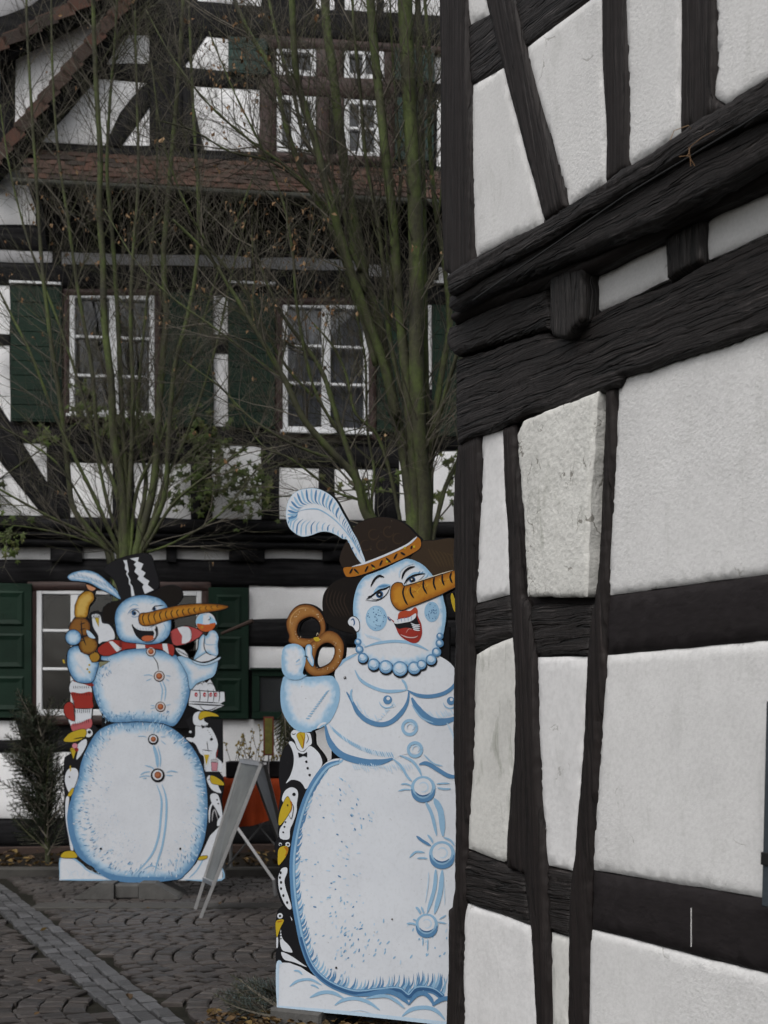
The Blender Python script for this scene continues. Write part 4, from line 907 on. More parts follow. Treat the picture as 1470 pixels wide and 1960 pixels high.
B.end('penguin', wm, 'third painted penguin with glasses')
B.begin()
peng_black([(75,590),(85,540),(125,505),(170,520),(195,600),(240,760),(290,900),(345,990),(280,950),(190,915),(110,915),(74,925),(70,860),(80,780),(72,720),(68,650)])
B.fill([(105,675),(118,740),(165,790),(190,838),(150,835),(115,820),(100,760)], WH, 2); B.fill([(108,840),(140,845),(200,878),(262,922),(290,945),(200,910),(130,890)], WH, 2); B.fill([(76,700),(86,740),(84,800),(74,800)], WH, 2); B.fill([(172,575),(188,600),(186,615)], WH, 2, 1)
B.dot(100, 576, 20, WH, 2); B.dot(100, 577, 9, BK, 3); B.fill([(72,612),(130,604),(106,660),(80,730),(70,690)], YE, 3, outl=.0014); B.stroke([(78,620),(120,612)], 7, OR, 4)
for y in (700, 720, 742): B.stroke([(95,y),(115,y-3)], 5, BK, 4)
B.end('penguin', wm, 'lowest painted penguin crouching on the painted snow')
# lower belly
B.begin(); B.frame(fp)
B.fill([(660,1430),(900,1430),(1000,1480),(900,1520),(660,1480)], WH, 1.4, 1)
belly = [(644,1452),(623,1461),(605,1482),(590,1507),(577,1538),(567,1572),(559,1611),(555,1653),(556,1693),(560,1733),(567,1772),(576,1812),(592,1852),(616,1879),(648,1897),(682,1906),(722,1903),(762,1901),(783,1914),(800,1900),(830,1902),(850,1916),(900,1900),(1000,1860),(1050,1760),(1065,1660),(1050,1560),(1010,1490),(950,1455),(860,1450),(760,1450),(700,1452)]
B.fill(belly, WH, 2, 3, sil=.002)
rimL = belly[:22]; Q = spline(rimL, 5, False)
pts = [B.T(p) for p in Q]
cx, cz = B.T((790, 1680))
inn = [np.array(p)+(np.array((cx, cz))-np.array(p))/np.linalg.norm(np.array((cx, cz))-np.array(p))*.014 for p in pts]
B.strokeuz(inn, [.028*min(1, .3+i/12) for i in range(len(inn))], BL, 3)
inn2 = [np.array(p)+(np.array((cx, cz))-np.array(p))/np.linalg.norm(np.array((cx, cz))-np.array(p))*.021 for p in pts]
B.strokeuz(inn2, [.010]*len(inn2), LB, 4.2)
inn3 = [p for p in inn[len(inn)//2:]]; B.strokeuz(inn3, [.012]*len(inn3), DB, 4.6)
rnd = random.Random(4)
for i in range(len(Q)-1):                                         # brushed fur points growing from the rim
    for k in range(1):
        q = Q[i]+(Q[i+1]-Q[i])*(rnd.uniform(.2, .8)); t = i/len(Q)
        a = math.radians(-22-48*t+rnd.uniform(-6, 6)); L0 = rnd.uniform(13, 20)+ (34*max(0, t-.45))
        c = np.array((790, 1680)); dv = (c-q)/np.linalg.norm(c-q); s0 = q+dv*9
        B.stroke([tuple(s0), tuple(s0+np.array((math.cos(a), math.sin(a)))*L0*.5), tuple(s0+np.array((math.cos(a-.25), math.sin(a-.25)))*L0)], 5, BL if rnd.random() < .6 else LB, 2.6, 3, wend=.4)
B.dashes([(650,1475),(600,1530),(578,1600),(572,1680),(580,1760),(605,1830),(660,1875)], 150, 120, (3, 8), 1.9, [PB, PB, LB, LB, BL], lambda q: ((790-q[0])/math.hypot(790-q[0], 1680-q[1]), (1680-q[1])/math.hypot(790-q[0], 1680-q[1])), 3, 9)
B.dashes([(620,1800),(680,1840),(760,1850),(840,1840)], 55, 85, (4, 9), 2.0, [PB, LB, LB], (.35, -1), 3, 12)
B.frame(f5)
for i in range(13):
    x = 860+i*34; B.stroke([(x, 1110+10*math.sin(i)), (x+28, 1060), (x+30+i, 1010-20*(i % 2))], 12, BL if i % 2 else LB, 4, wend=1)
B.stroke([(640,1150),(760,1140),(860,1120),(930,1135),(1000,1180),(1030,1215)], 30, BL, 5); B.stroke([(1030,1215),(1080,1150),(1140,1135),(1190,1175),(1210,1225)], 26, BL, 5); B.stroke([(1200,1222),(1260,1180),(1335,1172),(1500,1200)], 26, BL, 5); B.stroke([(720,1170),(850,1152),(930,1182),(1000,1240)], 20, LB, 5.4)
B.dot(507, 950, 8, BK, 5); B.dot(910, 600, 6, (.1, .09, .08), 5)
B.end('lower_body', wm)
# torso
B.begin(); B.frame(fp)
B.fill([(622,1386),(626,1401),(634,1420),(647,1436),(665,1449),(696,1460),(727,1461),(753,1454),(775,1444),(800,1444),(822,1462),(850,1484),(880,1494),(960,1480),(1020,1420),(1030,1340),(990,1300),(920,1302),(884,1300),(868,1275),(846,1258),(800,1240),(740,1236),(690,1248),(665,1259),(649,1274),(641,1292),(649,1320),(640,1360)], WH, 3, 4, sil=.002)
B.stroke([(623,1386),(632,1420),(655,1445),(696,1458),(727,1459),(753,1452)], 9, BL, 4.2); B.stroke([(649,1276),(660,1264),(685,1251)], 4, LB, 4.2)
B.frame(f4)
for p, w, c in (([(620,10),(660,80),(740,132),(840,165),(940,165),(1008,156)], 20, LB), ([(965,80),(992,110),(1006,158)], 16, LB), ([(1010,160),(1080,195),(1170,205),(1270,185),(1340,140),(1385,60)], 24, BL), ([(558,172),(600,245),(640,320),(700,378),(790,412),(880,398),(960,330),(1008,250),(1020,165)], 30, BL), ([(600,150),(590,190),(605,250)], 14, LB), ([(1040,215),(1080,290),(1130,345),(1200,388),(1290,390),(1400,350)], 44, BL), ([(1040,265),(1110,360),(1200,400)], 10, LB),
        ([(900,665),(960,720),(1010,800),(1040,830)], 16, LB), ([(950,640),(1040,680),(1090,740),(1115,795)], 17, LB), ([(1095,708),(1150,700),(1230,745),(1320,795),(1420,800)], 26, BL), ([(1140,980),(1190,1080),(1225,1235)], 22, LB), ([(1205,960),(1255,1060),(1272,1240)], 40, LB), ([(1130,635),(1200,700),(1270,720)], 10, LB), ([(1300,400),(1350,500),(1375,640)], 14, PB)): B.stroke(p, w, c, 5)
rnd = random.Random(8)
for i in range(26):                                                # soft hatching under the forms
    t = i/25; x = 620+280*t; y = 300+110*math.sin(math.pi*min(1, t*1.1)); B.stroke([(x, y-70*rnd.random()-10), (x+22, y-20)], 7, PB, 4.5)
for i in range(24):
    t = i/23; x = 1100+270*t; y = 285+75*math.sin(math.pi*(.2+t*.7)); B.stroke([(x, y-50*rnd.random()), (x+26, y+8)], 7, PB, 4.5)
for i in range(34):
    t = i/33; x = 425+460*t**1.2; y = 430+215*math.sin(t*math.pi/2); B.stroke([(x, y-30), (x+22, y+14)], 8, LB if rnd.random() < .6 else PB, 4.5)
for i in range(26):
    x = 600+i*17; B.stroke([(x, 705+rnd.uniform(-8, 8)), (x+24, 735+rnd.uniform(0, 40))], 6, PB, 4.5)
for x, y, r in ((862,230,33), (1330,238,30)):
    B.dot(x, y, r, BL, 5.2); B.dot(x+5, y-10, r*.4, WH, 5.8); B.ring(x-6, y+4, r*1.7, 8, LB, 5, 30, 170)
for x, y, r in ((1025,435,52), (1065,598,50)): B.ring(x, y, r, 20, LB, 5.2); B.ring(x+6, y-4, r*.5, 10, PB, 5.4, 150, 420)
def bigbutton(x, y, r):
    B.dot(x, y, r*1.05, LB, 5.2); B.ring(x, y+6, r*.95, r*.28, BL, 5.5, 0, 180); B.dot(x, y-r*.12, r*.78, WH, 5.8); B.ring(x, y-r*.1, r*.8, r*.08, LB, 6.2); B.ring(x+2, y-r*.1, r*.4, r*.12, PB, 6.3, -150, 120); B.ring(x, y-r*.1, r*.74, r*.10, DB, 6.4, 40, 150)
bigbutton(1125, 885, 88)
B.stroke([(940,905),(990,893),(1035,895)], 10, LB, 5); B.stroke([(960,855),(1000,852),(1040,868)], 10, LB, 5); B.stroke([(1225,852),(1270,848),(1320,848)], 10, LB, 5); B.stroke([(1230,880),(1280,890),(1330,888)], 12, LB, 5)
for x, y in ((547,66), (1376,102)): B.dot(x, y, 10, (.05, .05, .055), 6); B.dot(x-2, y-3, 4, (.5, .5, .5), 6.4)
B.frame(f5); bigbutton(1270, 130, 90); bigbutton(1160, 640, 78)
for p, w, c in (([(1225,240),(1215,380),(1162,555)], 24, LB), ([(1272,245),(1258,400),(1215,560)], 30, LB), ([(1085,0),(1130,35),(1190,70)], 18, BL), ([(1165,-10),(1190,20),(1205,50)], 14, LB), ([(1035,155),(1080,115),(1145,118)], 12, LB), ([(1090,160),(1130,158),(1165,162)], 10, LB), ([(1280,10),(1330,30),(1360,70)], 12, LB), ([(1080,512),(1100,530),(1115,560)], 16, LB), ([(1120,508),(1140,560)], 12, LB), ([(1015,632),(1050,630),(1085,640)], 12, LB), ([(1060,600),(1090,612)], 10, LB), ([(1240,620),(1300,630)], 10, LB), ([(1250,600),(1300,570)], 8, LB), ([(1135,740),(1130,790)], 8, LB), ([(1168,740),(1165,830)], 8, LB), ([(1100,750),(1110,735)], 8, LB), ([(1150,480),(1170,340),(1172,260)], 8, PB), ([(1290,500),(1285,340)], 6, PB)): B.stroke(p, w, c, 5)
B.end('upper_body', wm)
# arm and hand
B.begin(); B.frame(f4)
B.fill([(92,60),(80,130),(82,210),(100,310),(145,400),(200,450),(280,462),(345,440),(400,405),(450,335),(490,235),(495,140),(470,70),(430,52),(300,60),(240,58),(160,55)], WH, 4, sil=.003, rim=[(.012, LB), (.028, PB), (.042, WH)])
B.stroke([(92,70),(82,150),(90,290),(145,398),(220,455),(300,462)], 26, LB, 5); B.stroke([(350,440),(410,395),(455,330),(490,230),(490,130),(462,68)], 30, LB, 5); B.stroke([(340,442),(370,412),(410,400)], 14, WH, 5.5)
for i in range(12): B.stroke([(430-i*13,160+i*19),(400-i*13,180+i*17)], 8, LB, 5.5)
B.end('forearm', wm)
B.frame(f3); B.begin()
ring1 = [(118,1100),(115,1040),(150,970),(200,928),(270,918),(335,945),(380,1000),(402,1070),(396,1130),(372,1180),(330,1200),(300,1215),(240,1235),(170,1215),(130,1190),(135,1150)]
ring2 = [(380,1130),(430,1112),(490,1135),(532,1195),(538,1260),(520,1340),(470,1405),(400,1440),(320,1446),(270,1420),(245,1370),(250,1300),(268,1240),(300,1195),(340,1175)]
h1 = [(190,1115),(205,1055),(245,1022),(300,1008),(345,1035),(367,1090),(350,1145),(310,1168),(245,1168),(205,1155)]
h2 = [(330,1290),(345,1245),(385,1208),(430,1202),(468,1230),(470,1285),(440,1345),(390,1378),(340,1388),(322,1345)]
T_ = lambda L_: [tuple(q) for q in spline([B.T(p) for p in L_], 4)]
H1, H2 = T_(h1), T_(h2)
def shrink(Q, f): c = np.mean(Q, 0); return [tuple(c+(np.array(q)-c)*f) for q in Q]
B.holes += [shrink(H1, .86), shrink(H2, .90)]
for rg, hl in ((ring1, [H1]), (ring2, [H2])):
    P = T_(rg); B.addsil(P, .004); V, Fc = cdt(P, holes=hl)
    d = np.minimum(dist(V, P), dist(V, hl[0])); o_ = B.off(5)
    V2, F2 = cdt(P, holes=hl, extra=[p for p in (np.random.rand(900, 2)*(np.array(P).max(0)-np.array(P).min(0))+np.array(P).min(0)) if inpoly([p], P)[0] and not inpoly([p], hl[0])[0]])
    d = np.minimum(dist(V2, P), dist(V2, hl[0])); B.put(V2, F2, o_, [tuple(np.interp(x, [0, .006, .016], [c0, c1_, c2]) for c0, c1_, c2 in zip((.09, .03, .008), (.19, .075, .018), (.27, .125, .035))) for x in d])
for _ in range(70):
    t = rnd.uniform(0, 6.28); 
    for cx_, cy_, ra, rb in ((265,1070,110,110), (400,1290,110,110)):
        x, y = cx_+ra*math.cos(t)*rnd.uniform(.85, 1.15), cy_+rb*math.sin(t)*rnd.uniform(.85, 1.15)
        if rnd.random() < .5: B.dot(x, y, rnd.uniform(1.5, 4), (.5, .42, .3), 6)
B.stroke([(140,1090),(150,1010),(210,950),(280,945)], 8, (.40,.22,.08), 6); B.stroke([(300,1170),(335,1190),(330,1250)], 8, BRN, 6.2); B.fill([(315,1165),(350,1160),(360,1185),(330,1190)], YE, 6.2)
B.end('pretzel', wm)
B.begin()
B.fill([(82,1290),(92,1240),(130,1213),(190,1210),(238,1240),(255,1290),(255,1345),(235,1420),(250,1450),(200,1462),(130,1450),(95,1400)], WH, 6, sil=.003, rim=[(.006, LB), (.016, PB), (.026, WH)])
B.stroke([(82,1290),(92,1400),(130,1452),(200,1462),(262,1440)], 22, LB, 7); B.stroke([(185,1345),(215,1320)], 9, LB, 7); B.stroke([(180,1365),(225,1350)], 8, PB, 7)
B.fill([(256,1228),(285,1210),(305,1235),(305,1285),(320,1335),(310,1378),(280,1345),(256,1290)], WH, 6, rim=[(.005, LB), (.012, WH)], outl=.002)
B.stroke([(248,1300),(262,1300),(275,1312)], 6, BK, 7.2)
B.end('hand', wm)
# head, hat
B.begin()
B.fill([(380,900),(400,820),(470,750),(560,715),(640,700),(720,640),(820,600),(1020,560),(1150,600),(1220,700),(1250,800),(1200,1000),(900,1200),(640,1150),(600,1130),(520,1110),(430,1070),(390,1000)], CH, 4, sil=.003)
B.fill([(1090,510),(1120,450),(1200,445),(1350,430),(1450,520),(1500,620),(1450,700),(1340,690),(1200,720),(1120,640),(1030,580)], (.035,.022,.012), 4.4, sil=.003)
for i in range(9): B.stroke([(1160+i*28,500+i*8),(1190+i*28,560),(1240+i*22,640)], 9, (.05,.032,.015), 5)
for i in range(6): B.stroke([(430+i*26,800+i*6),(410+i*26,900),(470+i*24,1010)], 8, (.022,.014,.01), 5)
B.fill([(512,610),(510,560),(540,480),(575,425),(600,370),(640,320),(720,285),(820,272),(920,288),(1000,330),(1060,390),(1092,440),(1000,520),(850,580),(700,630),(560,660)], (.016,.010,.007), 5, sil=.003)
for cx_, cy_ in ((760,400),(870,380),(700,480),(940,430),(820,480)): B.ring(cx_, cy_, 38, 9, (.03,.018,.01), 5.6, 0, 300)
B.end('hat', wm)
B.begin()
B.fill([(536,645),(600,636),(690,618),(850,558),(1000,488),(1060,440),(1080,416),(1108,440),(1106,498),(1035,548),(900,612),(750,672),(650,705),(572,716),(545,695)], OR, 6, sil=.003, outl=.0022)
B.stroke([(600,638),(690,614),(850,552),(1000,482),(1060,436),(1080,416)], 13, WH, 7.4)
for p in ([(605,650),(582,690)], [(612,652),(650,688)], [(720,632),(695,678)], [(740,622),(772,645)], [(825,588),(805,632)], [(850,572),(888,608)], [(935,540),(910,582)], [(958,532),(995,552)], [(1045,482),(1035,508)]): B.stroke(p, 12, BK, 7.6)
for x, y in ((640,680),(860,600),(990,500),(1060,490),(760,650)): B.dot(x, y, 9, YE, 7.5)
B.end('hat_band', wm)
B.begin()
fo = [(112,270),(115,200),(140,130),(190,80),(260,60),(340,60),(420,95),(480,150),(530,240),(570,310),(600,370),(640,440),(670,520),(698,600),(678,618),(640,580),(600,510),(565,440),(530,432),(480,402),(420,380),(360,382),(300,405),(230,415),(170,385),(130,340)]
B.fill(fo, (.56, .62, .68), 6, sil=.003, rim=[(.002, PB), (.006, WH)])
sp = [(215,225),(270,212),(340,212),(400,238),(470,290),(530,350),(600,440),(650,530),(690,600)]
B.stroke(sp, 8, LB, 7); S2 = spline(sp, 8, False)
upe = spline([(128,300),(122,250),(135,190),(170,120),(225,75),(300,64),(370,78),(430,108),(480,160),(525,240),(570,315),(605,385),(640,450),(665,520)], 4, False)
for i, q in enumerate(upe[:-1]):
    if i % 2 and i < 38: continue
    k = int(len(S2)*(.02+.93*(i/len(upe))**1.25)); s_ = S2[min(k, len(S2)-1)]; m_ = q+(s_-q)*.45; nn = np.array((-(s_-q)[1], (s_-q)[0]))*.16
    e = q+(s_-q)*(.72 if i < 36 else .8); B.stroke([tuple(q), tuple(m_+nn), tuple(e+nn*.3)], 21 if i < 36 else 9, BL if i % 4 else LB, 6.6, 4, wend=2)
loe = spline([(128,320),(150,365),(190,400),(240,408),(300,398),(360,376),(420,376),(480,398),(530,428),(560,440),(600,510),(640,575)], 3, False)
for i, q in enumerate(loe[:-1]):
    if i % 2: continue
    k = int(len(S2)*(.05+.85*(i/len(loe)))); s_ = S2[min(k, len(S2)-1)]; nn = np.array((-(s_-q)[1], (s_-q)[0]))*-.15
    B.stroke([tuple(q), tuple(q+(s_-q)*.3+nn), tuple(q+(s_-q)*.55+nn*.6)], 15, LB if i % 3 else BL, 6.6, 4, wend=2)
B.end('feather', wm)
B.begin()
B.fill([(690,712),(640,780),(612,880),(608,980),(625,1080),(636,1150),(630,1240),(650,1290),(720,1340),(900,1372),(1100,1350),(1220,1290),(1250,1200),(1280,1080),(1290,980),(1275,870),(1250,780),(1190,695),(1120,622),(1020,580),(950,598),(850,648),(760,684)], WH, 5, sil=.003, rim=[(.008, LB), (.018, PB), (.030, WH)])
B.stroke([(1265,860),(1285,980),(1270,1110),(1245,1200)], 20, LB, 6)
B.fill([(568,1042),(590,1010),(622,1008),(652,1040),(655,1100),(632,1120),(605,1085),(578,1072)], WH, 6.4, outl=.003, sil=.003); B.stroke([(592,1035),(610,1025),(618,1055),(610,1075)], 9, DB, 7.4)
B.stroke([(690,1235),(780,1205),(900,1190),(1000,1196),(1090,1222),(1165,1258)], 18, LB, 6.5); B.stroke([(700,1225),(670,1200),(650,1160)], 14, PB, 6.5)
for i in range(8): B.stroke([(690+i*15,1130+i*5),(720+i*15,1165+i*4)], 6, PB, 6)
B.dot(780, 1020, 80, LB, 6.2, ry=95); B.dot(1190, 972, 56, LB, 6.2, ry=76); B.dot(770, 1010, 60, (.30,.47,.62), 6.5, ry=74)
for _ in range(34):
    a = rnd.uniform(0, 6.28); r_ = math.sqrt(rnd.random()); B.dot(780+70*r_*math.cos(a), 1020+84*r_*math.sin(a), rnd.uniform(2.5, 4.5), DB, 7); B.dot(1190+46*r_*math.cos(a+1), 972+64*r_*math.sin(a+1), rnd.uniform(2, 4), DB, 7)
# eyes
B.fill([(758,835),(785,788),(830,764),(885,772),(862,800),(805,822)], LB, 6.6); B.fill([(790,790),(830,772),(870,778),(830,792)], BL, 6.9)
B.fill([(745,868),(790,825),(850,805),(878,790),(862,835),(820,868),(775,880)], WH, 6.8, outl=.0012)
B.stroke([(705,880),(750,852),(800,815),(850,800),(882,780)], 13, BK, 7.6); B.stroke([(715,862),(755,850)], 7, BK, 7.6); B.stroke([(700,886),(770,890),(822,872),(862,832),(882,785)], 5, BK, 7.4)
B.dot(804, 843, 28, DB, 7); B.dot(804, 843, 20, BK, 7.5); B.dot(803, 845, 6, WH, 7.9)
B.fill([(1000,728),(1050,682),(1110,680),(1135,690),(1060,708)], LB, 6.6); B.fill([(1000,765),(1040,722),(1100,700),(1135,698),(1100,735),(1050,762)], WH, 6.8, outl=.0012)
B.stroke([(985,768),(1010,732),(1050,706),(1100,694),(1140,690)], 12, BK, 7.6); B.stroke([(1090,690),(1105,670)], 5, BL, 7.6); B.stroke([(1110,690),(1128,672)], 5, BL, 7.6); B.stroke([(985,772),(1045,768),(1100,742),(1150,715),(1165,685)], 6, LB, 7.4)
B.dot(1046, 736, 24, DB, 7); B.dot(1048, 736, 17, BK, 7.5); B.dot(1042, 732, 6, WH, 7.9)
B.stroke([(738,786),(765,735),(800,706),(838,716)], 14, BK, 7.6); B.stroke([(968,732),(985,682),(1020,650),(1065,636)], 14, BK, 7.6); B.stroke([(950,720),(955,670),(1000,630),(1060,612)], 12, PB, 7)
# mouth
B.fill([(868,1006),(912,1040),(938,1022),(945,985),(985,962),(1030,965),(1065,938),(1086,960),(1086,1000),(1112,1060),(1118,1130),(1100,1180),(1060,1205),(1000,1182),(950,1142),(925,1090),(908,1052)], RD, 7)
B.fill([(912,1050),(950,1040),(1000,1030),(1050,1005),(1072,985),(1082,1020),(1100,1075),(1098,1110),(1040,1108),(980,1105),(930,1088)], BK, 7.8)
B.fill([(940,1022),(950,978),(990,962),(1030,966),(1068,938),(1085,965),(1070,990),(1020,1006),(960,1016)], (.34,.05,.02), 7.8)
B.fill([(912,1042),(960,1024),(1020,1014),(1070,984),(1072,1012),(1040,1040),(990,1052),(925,1060)], WH, 8.4)
for x in (940, 965, 990, 1015, 1040): B.stroke([(x,1020-(x-940)*.2),(x+3,1052-(x-940)*.12)], 3, BL, 9)
for i in range(4): B.stroke([(1035+i*6,1055+i*14),(1070,1070+i*12),(1105,1068+i*14)], 7, WH, 8.6)
B.fill([(938,1106),(1000,1090),(1060,1102),(1088,1128),(1060,1160),(1000,1152),(950,1132)], RD, 8.2); B.stroke([(1000,1130),(1020,1100),(1045,1100)], 5, (.4,.2,.18), 8.8)
B.stroke([(960,1140),(1010,1160),(1060,1162),(1090,1150)], 7, (.5,.35,.35), 8.8); B.stroke([(865,1005),(872,1025),(890,1035)], 8, DB, 8)
B.end('face', wm)
B.begin()
for x, y, r in ((645,1195,24),(655,1250,28),(680,1312,38),(1185,1325,40),(1225,1270,32),(1248,1205,28),(1250,1152,24),(760,1360,44),(850,1378,50),(955,1392,56),(1060,1386,48),(1115,1362,36)):
    B.dot(x+3, y+9, r*1.08, BK, 6.8, sil=.002) if y > 1300 else B.dot(x, y, r*1.1, BL, 6.8)
    B.dot(x, y, r, (.20, .36, .53), 7.6, rim=[(.003, BL), (.007, LB), (.012, PB)]); B.dot(x-r*.15, y-r*.3, r*.4, (.52,.58,.66), 8.2); B.ring(x, y, r*.62, 4, BL, 8.2, 20, 160)
B.end('pearl_necklace', wm)
B.begin()
B.fill([(885,830),(895,782),(930,755),(972,760),(992,780),(1100,748),(1250,700),(1345,668),(1450,640),(1560,620),(1620,645),(1540,710),(1350,800),(1250,850),(1100,912),(1020,942),(980,960),(940,956),(905,922),(888,880)], OR2, 8.6, sil=.003, rim=[(.003, (.22,.08,.01)), (.010, OR), (.024, OR2)], outl=.003)
for p in ([(990,782),(978,830),(995,890),(1015,922)], [(1035,785),(1035,830),(1060,872)], [(1132,738),(1130,790),(1158,842)], [(1212,708),(1205,760),(1222,812)], [(1270,694),(1270,740),(1285,778)], [(1338,678),(1328,720),(1345,762)], [(1410,655),(1402,690),(1420,730)]): B.stroke(p, 12, BK, 9.4)
for _ in range(16): x = rnd.uniform(1000, 1330); B.stroke([(x, 790-(x-1000)*.25+rnd.uniform(-10, 70)), (x+rnd.uniform(15, 40), 785-(x-1000)*.27+rnd.uniform(-10, 70))], 5, rnd.choice([(.5,.28,.03), (.26,.10,.015)]), 9.2)
B.stroke([(995,775),(1100,742),(1250,694),(1350,664)], 5, (.55,.5,.4), 9.6)
B.end('carrot_nose', wm)
B.begin(); B.frame(fp); B.fill([(863,1145),(866,1135),(872,1150),(880,1172),(870,1170)], YE, 2, sil=.002); B.end('yellow_tassel', wm)
B.frame(fp); B.sil.append([tuple(B.T(p)) for p in ((545,1840),(556,1600),(600,1480),(640,1452),(900,1480),(1060,1600),(1060,1900),(700,1900))])
B.sil.append([tuple(B.T(p)) for p in ((690,1240),(700,1200),(860,1200),(860,1290),(700,1290))])
B.board(wm)
st = MB(); W0 = WP.mat()
for u in (.25, .95): st.bbox(W0, u-.03, u+.03, .016, .6, 0, .05, .004); st.add([W0 @ Vector(p) for p in ((u-.02, .016, .05), (u+.02, .016, .05), (u+.02, .06, 1.5), (u-.02, .06, 1.5), (u-.02, .55, .05), (u+.02, .55, .05))], [(0, 1, 2, 3), (0, 4, 5, 1), (4, 3, 2, 5), (0, 3, 4), (1, 5, 2)])
st.build('back_strut', M['wood_far'], wm)
for u in (.1, 1.05): MB().bbox(W0, u-.12, u+.12, -.03, .4, 0, .075, .01).build('foot_block', M['concrete'], wm)
# ------------------------------------------------ the small snowman
SP = Plane(((115-735)/F*9.9, 9.9), (1, 0))
sm_ = thing('snowman_board', 'smaller painted snowman cutout with black top hat, red scarf and long carrot nose', 'painted cutout', (SP.o.x+.55, 9.9, 0), 0)
m1 = lambda x, y: (100+x*.2721, 1040+y*.2721); m2 = lambda x, y: (100+x*.2721, 1360+y*.2721)
B = Board(SP, m2); G_ = .004
B.begin()
B.fill([(50,1042),(90,1030),(145,1036),(200,1070),(250,1115),(320,1150),(430,1170),(700,1150),(930,1150),(1010,1080),(1060,990),(1110,880),(1190,800),(1198,1000),(1196,1195),(50,1195)], WH, 1, 1, sil=G_)
B.stroke([(55,1190),(55,1050),(100,1034),(150,1042),(210,1085),(260,1130),(420,1185)], 12, LB, 2); B.stroke([(55,1190),(430,1192)], 12, LB, 2); B.stroke([(930,1190),(1190,1190),(1192,1100)], 12, LB, 2); B.stroke([(960,1180),(1020,1120),(1075,1020)], 10, LB, 2)
for _ in range(20): x = rnd.uniform(90, 350); B.stroke([(x, rnd.uniform(1110, 1180)), (x+20, rnd.uniform(1110, 1180))], 3, PB, 2)
B.end('painted_snow', sm_)
# left penguins
B.begin()
B.fill([(200,130),(230,100),(300,110),(330,170),(300,260),(230,400),(190,560),(150,640),(130,1010),(190,1040),(150,1000),(95,860),(85,650),(90,600),(80,480),(85,400),(90,330),(140,300),(190,230)], BK, 1, 2, sil=G_)
B.fill([(80,215),(100,180),(140,150),(225,128),(242,165),(205,205),(140,222)], YE, 3, outl=.003); B.stroke([(150,200),(210,190),(240,195)], 7, BK, 4)
B.dot(255, 158, 30, WH, 2.4); B.dot(262, 152, 12, BK, 4); B.fill([(180,240),(235,200),(242,240),(205,310),(170,345),(180,290)], WH, 2.4)
B.fill([(128,275),(172,270),(150,342)], YE, 3.4, 1, outl=.003); B.dot(160, 248, 20, (.5,.2,.25), 3.6, outl=.002); B.dot(172, 275, 14, RD, 3.8); B.dot(142, 278, 16, YE, 3.9)
B.end('penguin', sm_, 'painted penguin eating an ice cream cone')
B.begin()
B.fill([(90,470),(105,425),(130,405),(170,410),(186,450),(178,500),(150,560),(122,580),(95,520)], WH, 2.4); B.stroke([(128,385),(128,430)], 9, YE, 3); B.dot(122, 467, 6, BK, 3)
B.fill([(108,598),(135,550),(152,545),(148,575),(130,602)], YE, 3, outl=.002); B.fill([(98,612),(120,612),(110,720),(125,820),(142,930),(148,985),(132,985),(115,880),(98,790),(92,690)], WH, 2.4)
B.end('penguin', sm_, 'painted penguin standing on yellow feet')
B.begin(); B.fill([(58,1030),(85,992),(150,988),(178,1032),(110,1038)], YE, 3, outl=.004, sil=G_); B.end('penguin_foot', sm_)
# right penguins
B.begin(); B.frame(m2)
B.fill([(940,70),(1000,20),(1060,-10),(1120,60),(1195,62),(1198,360),(1160,420),(1200,470),(1205,540),(1190,620),(1198,720),(1180,800),(1100,880),(1060,950),(1000,200)], BK, 1, 1, sil=G_)
B.fill([(1010,105),(1060,95),(1100,105),(1142,165),(1166,240),(1150,320),(1190,360),(1188,420),(1080,430),(1068,330),(1040,300),(1010,240),(975,205),(1005,180)], WH, 2)
B.fill([(988,60),(1000,20),(1040,5),(1075,20),(1070,70),(1100,95),(1050,110),(1000,100)], WH, 2.4, outl=.003); B.fill([(1028,50),(1045,10),(1090,5),(1150,22),(1172,42),(1110,42),(1070,52),(1045,68)], YE, 3.2, outl=.003, sil=G_)
B.fill([(1050,100),(1075,112),(1105,98),(1108,122),(1078,118),(1055,125)], BK, 3); B.dot(1120, 202, 11, BK, 3)
for i in range(4): B.dot(1095+i*9, 140+i*14, 3, BK, 3)
B.fill([(1068,310),(1106,310),(1084,385)], YE, 3.4, 1); B.stroke([(1052,275),(1128,285)], 5, BK, 3.4); B.stroke([(1058,280),(1080,425),(1120,295)], 4, BK, 3.4, 1); B.stroke([(1088,215),(1098,290)], 5, BK, 3.4)
B.fill([(1118,362),(1166,366),(1160,425),(1122,425)], (.45,.2,.24), 3.4, 1, outl=.003); B.dot(1142, 352, 26, (.4,.4,.42), 3.2, ry=10, outl=.002); B.stroke([(1165,270),(1150,345)], 5, RD, 3.6); B.stroke([(1060,432),(1195,435)], 8, BK, 3.6)
B.dot(972, 150, 9, WH, 3); B.fill([(940,195),(975,190),(1005,205),(980,222)], WH, 2.6)
B.end('penguin', sm_, 'painted waiter penguin carrying drinks')
B.begin()
B.fill([(1088,478),(1110,455),(1150,480),(1172,540),(1188,580),(1130,562),(1100,520)], WH, 2.4); B.fill([(1112,458),(1150,465),(1200,500),(1208,526),(1160,522),(1118,508)], YE, 3.4, outl=.003, sil=G_)
B.fill([(1115,590),(1160,588),(1182,640),(1196,720),(1190,760),(1150,690),(1118,640)], WH, 2.4); B.stroke([(1105,790),(1108,700),(1130,655),(1160,700)], 12, WH, 2.6); B.stroke([(1125,780),(1130,720),(1145,700),(1165,770)], 9, (.3,.3,.32), 2.8); B.fill([(1165,770),(1195,740),(1185,800),(1160,810)], WH, 2.6)
for x, y in ((1160,628),(1168,655)): B.dot(x, y, 6, BK, 3)
B.stroke([(1095,490),(1110,480)], 5, BK, 3)
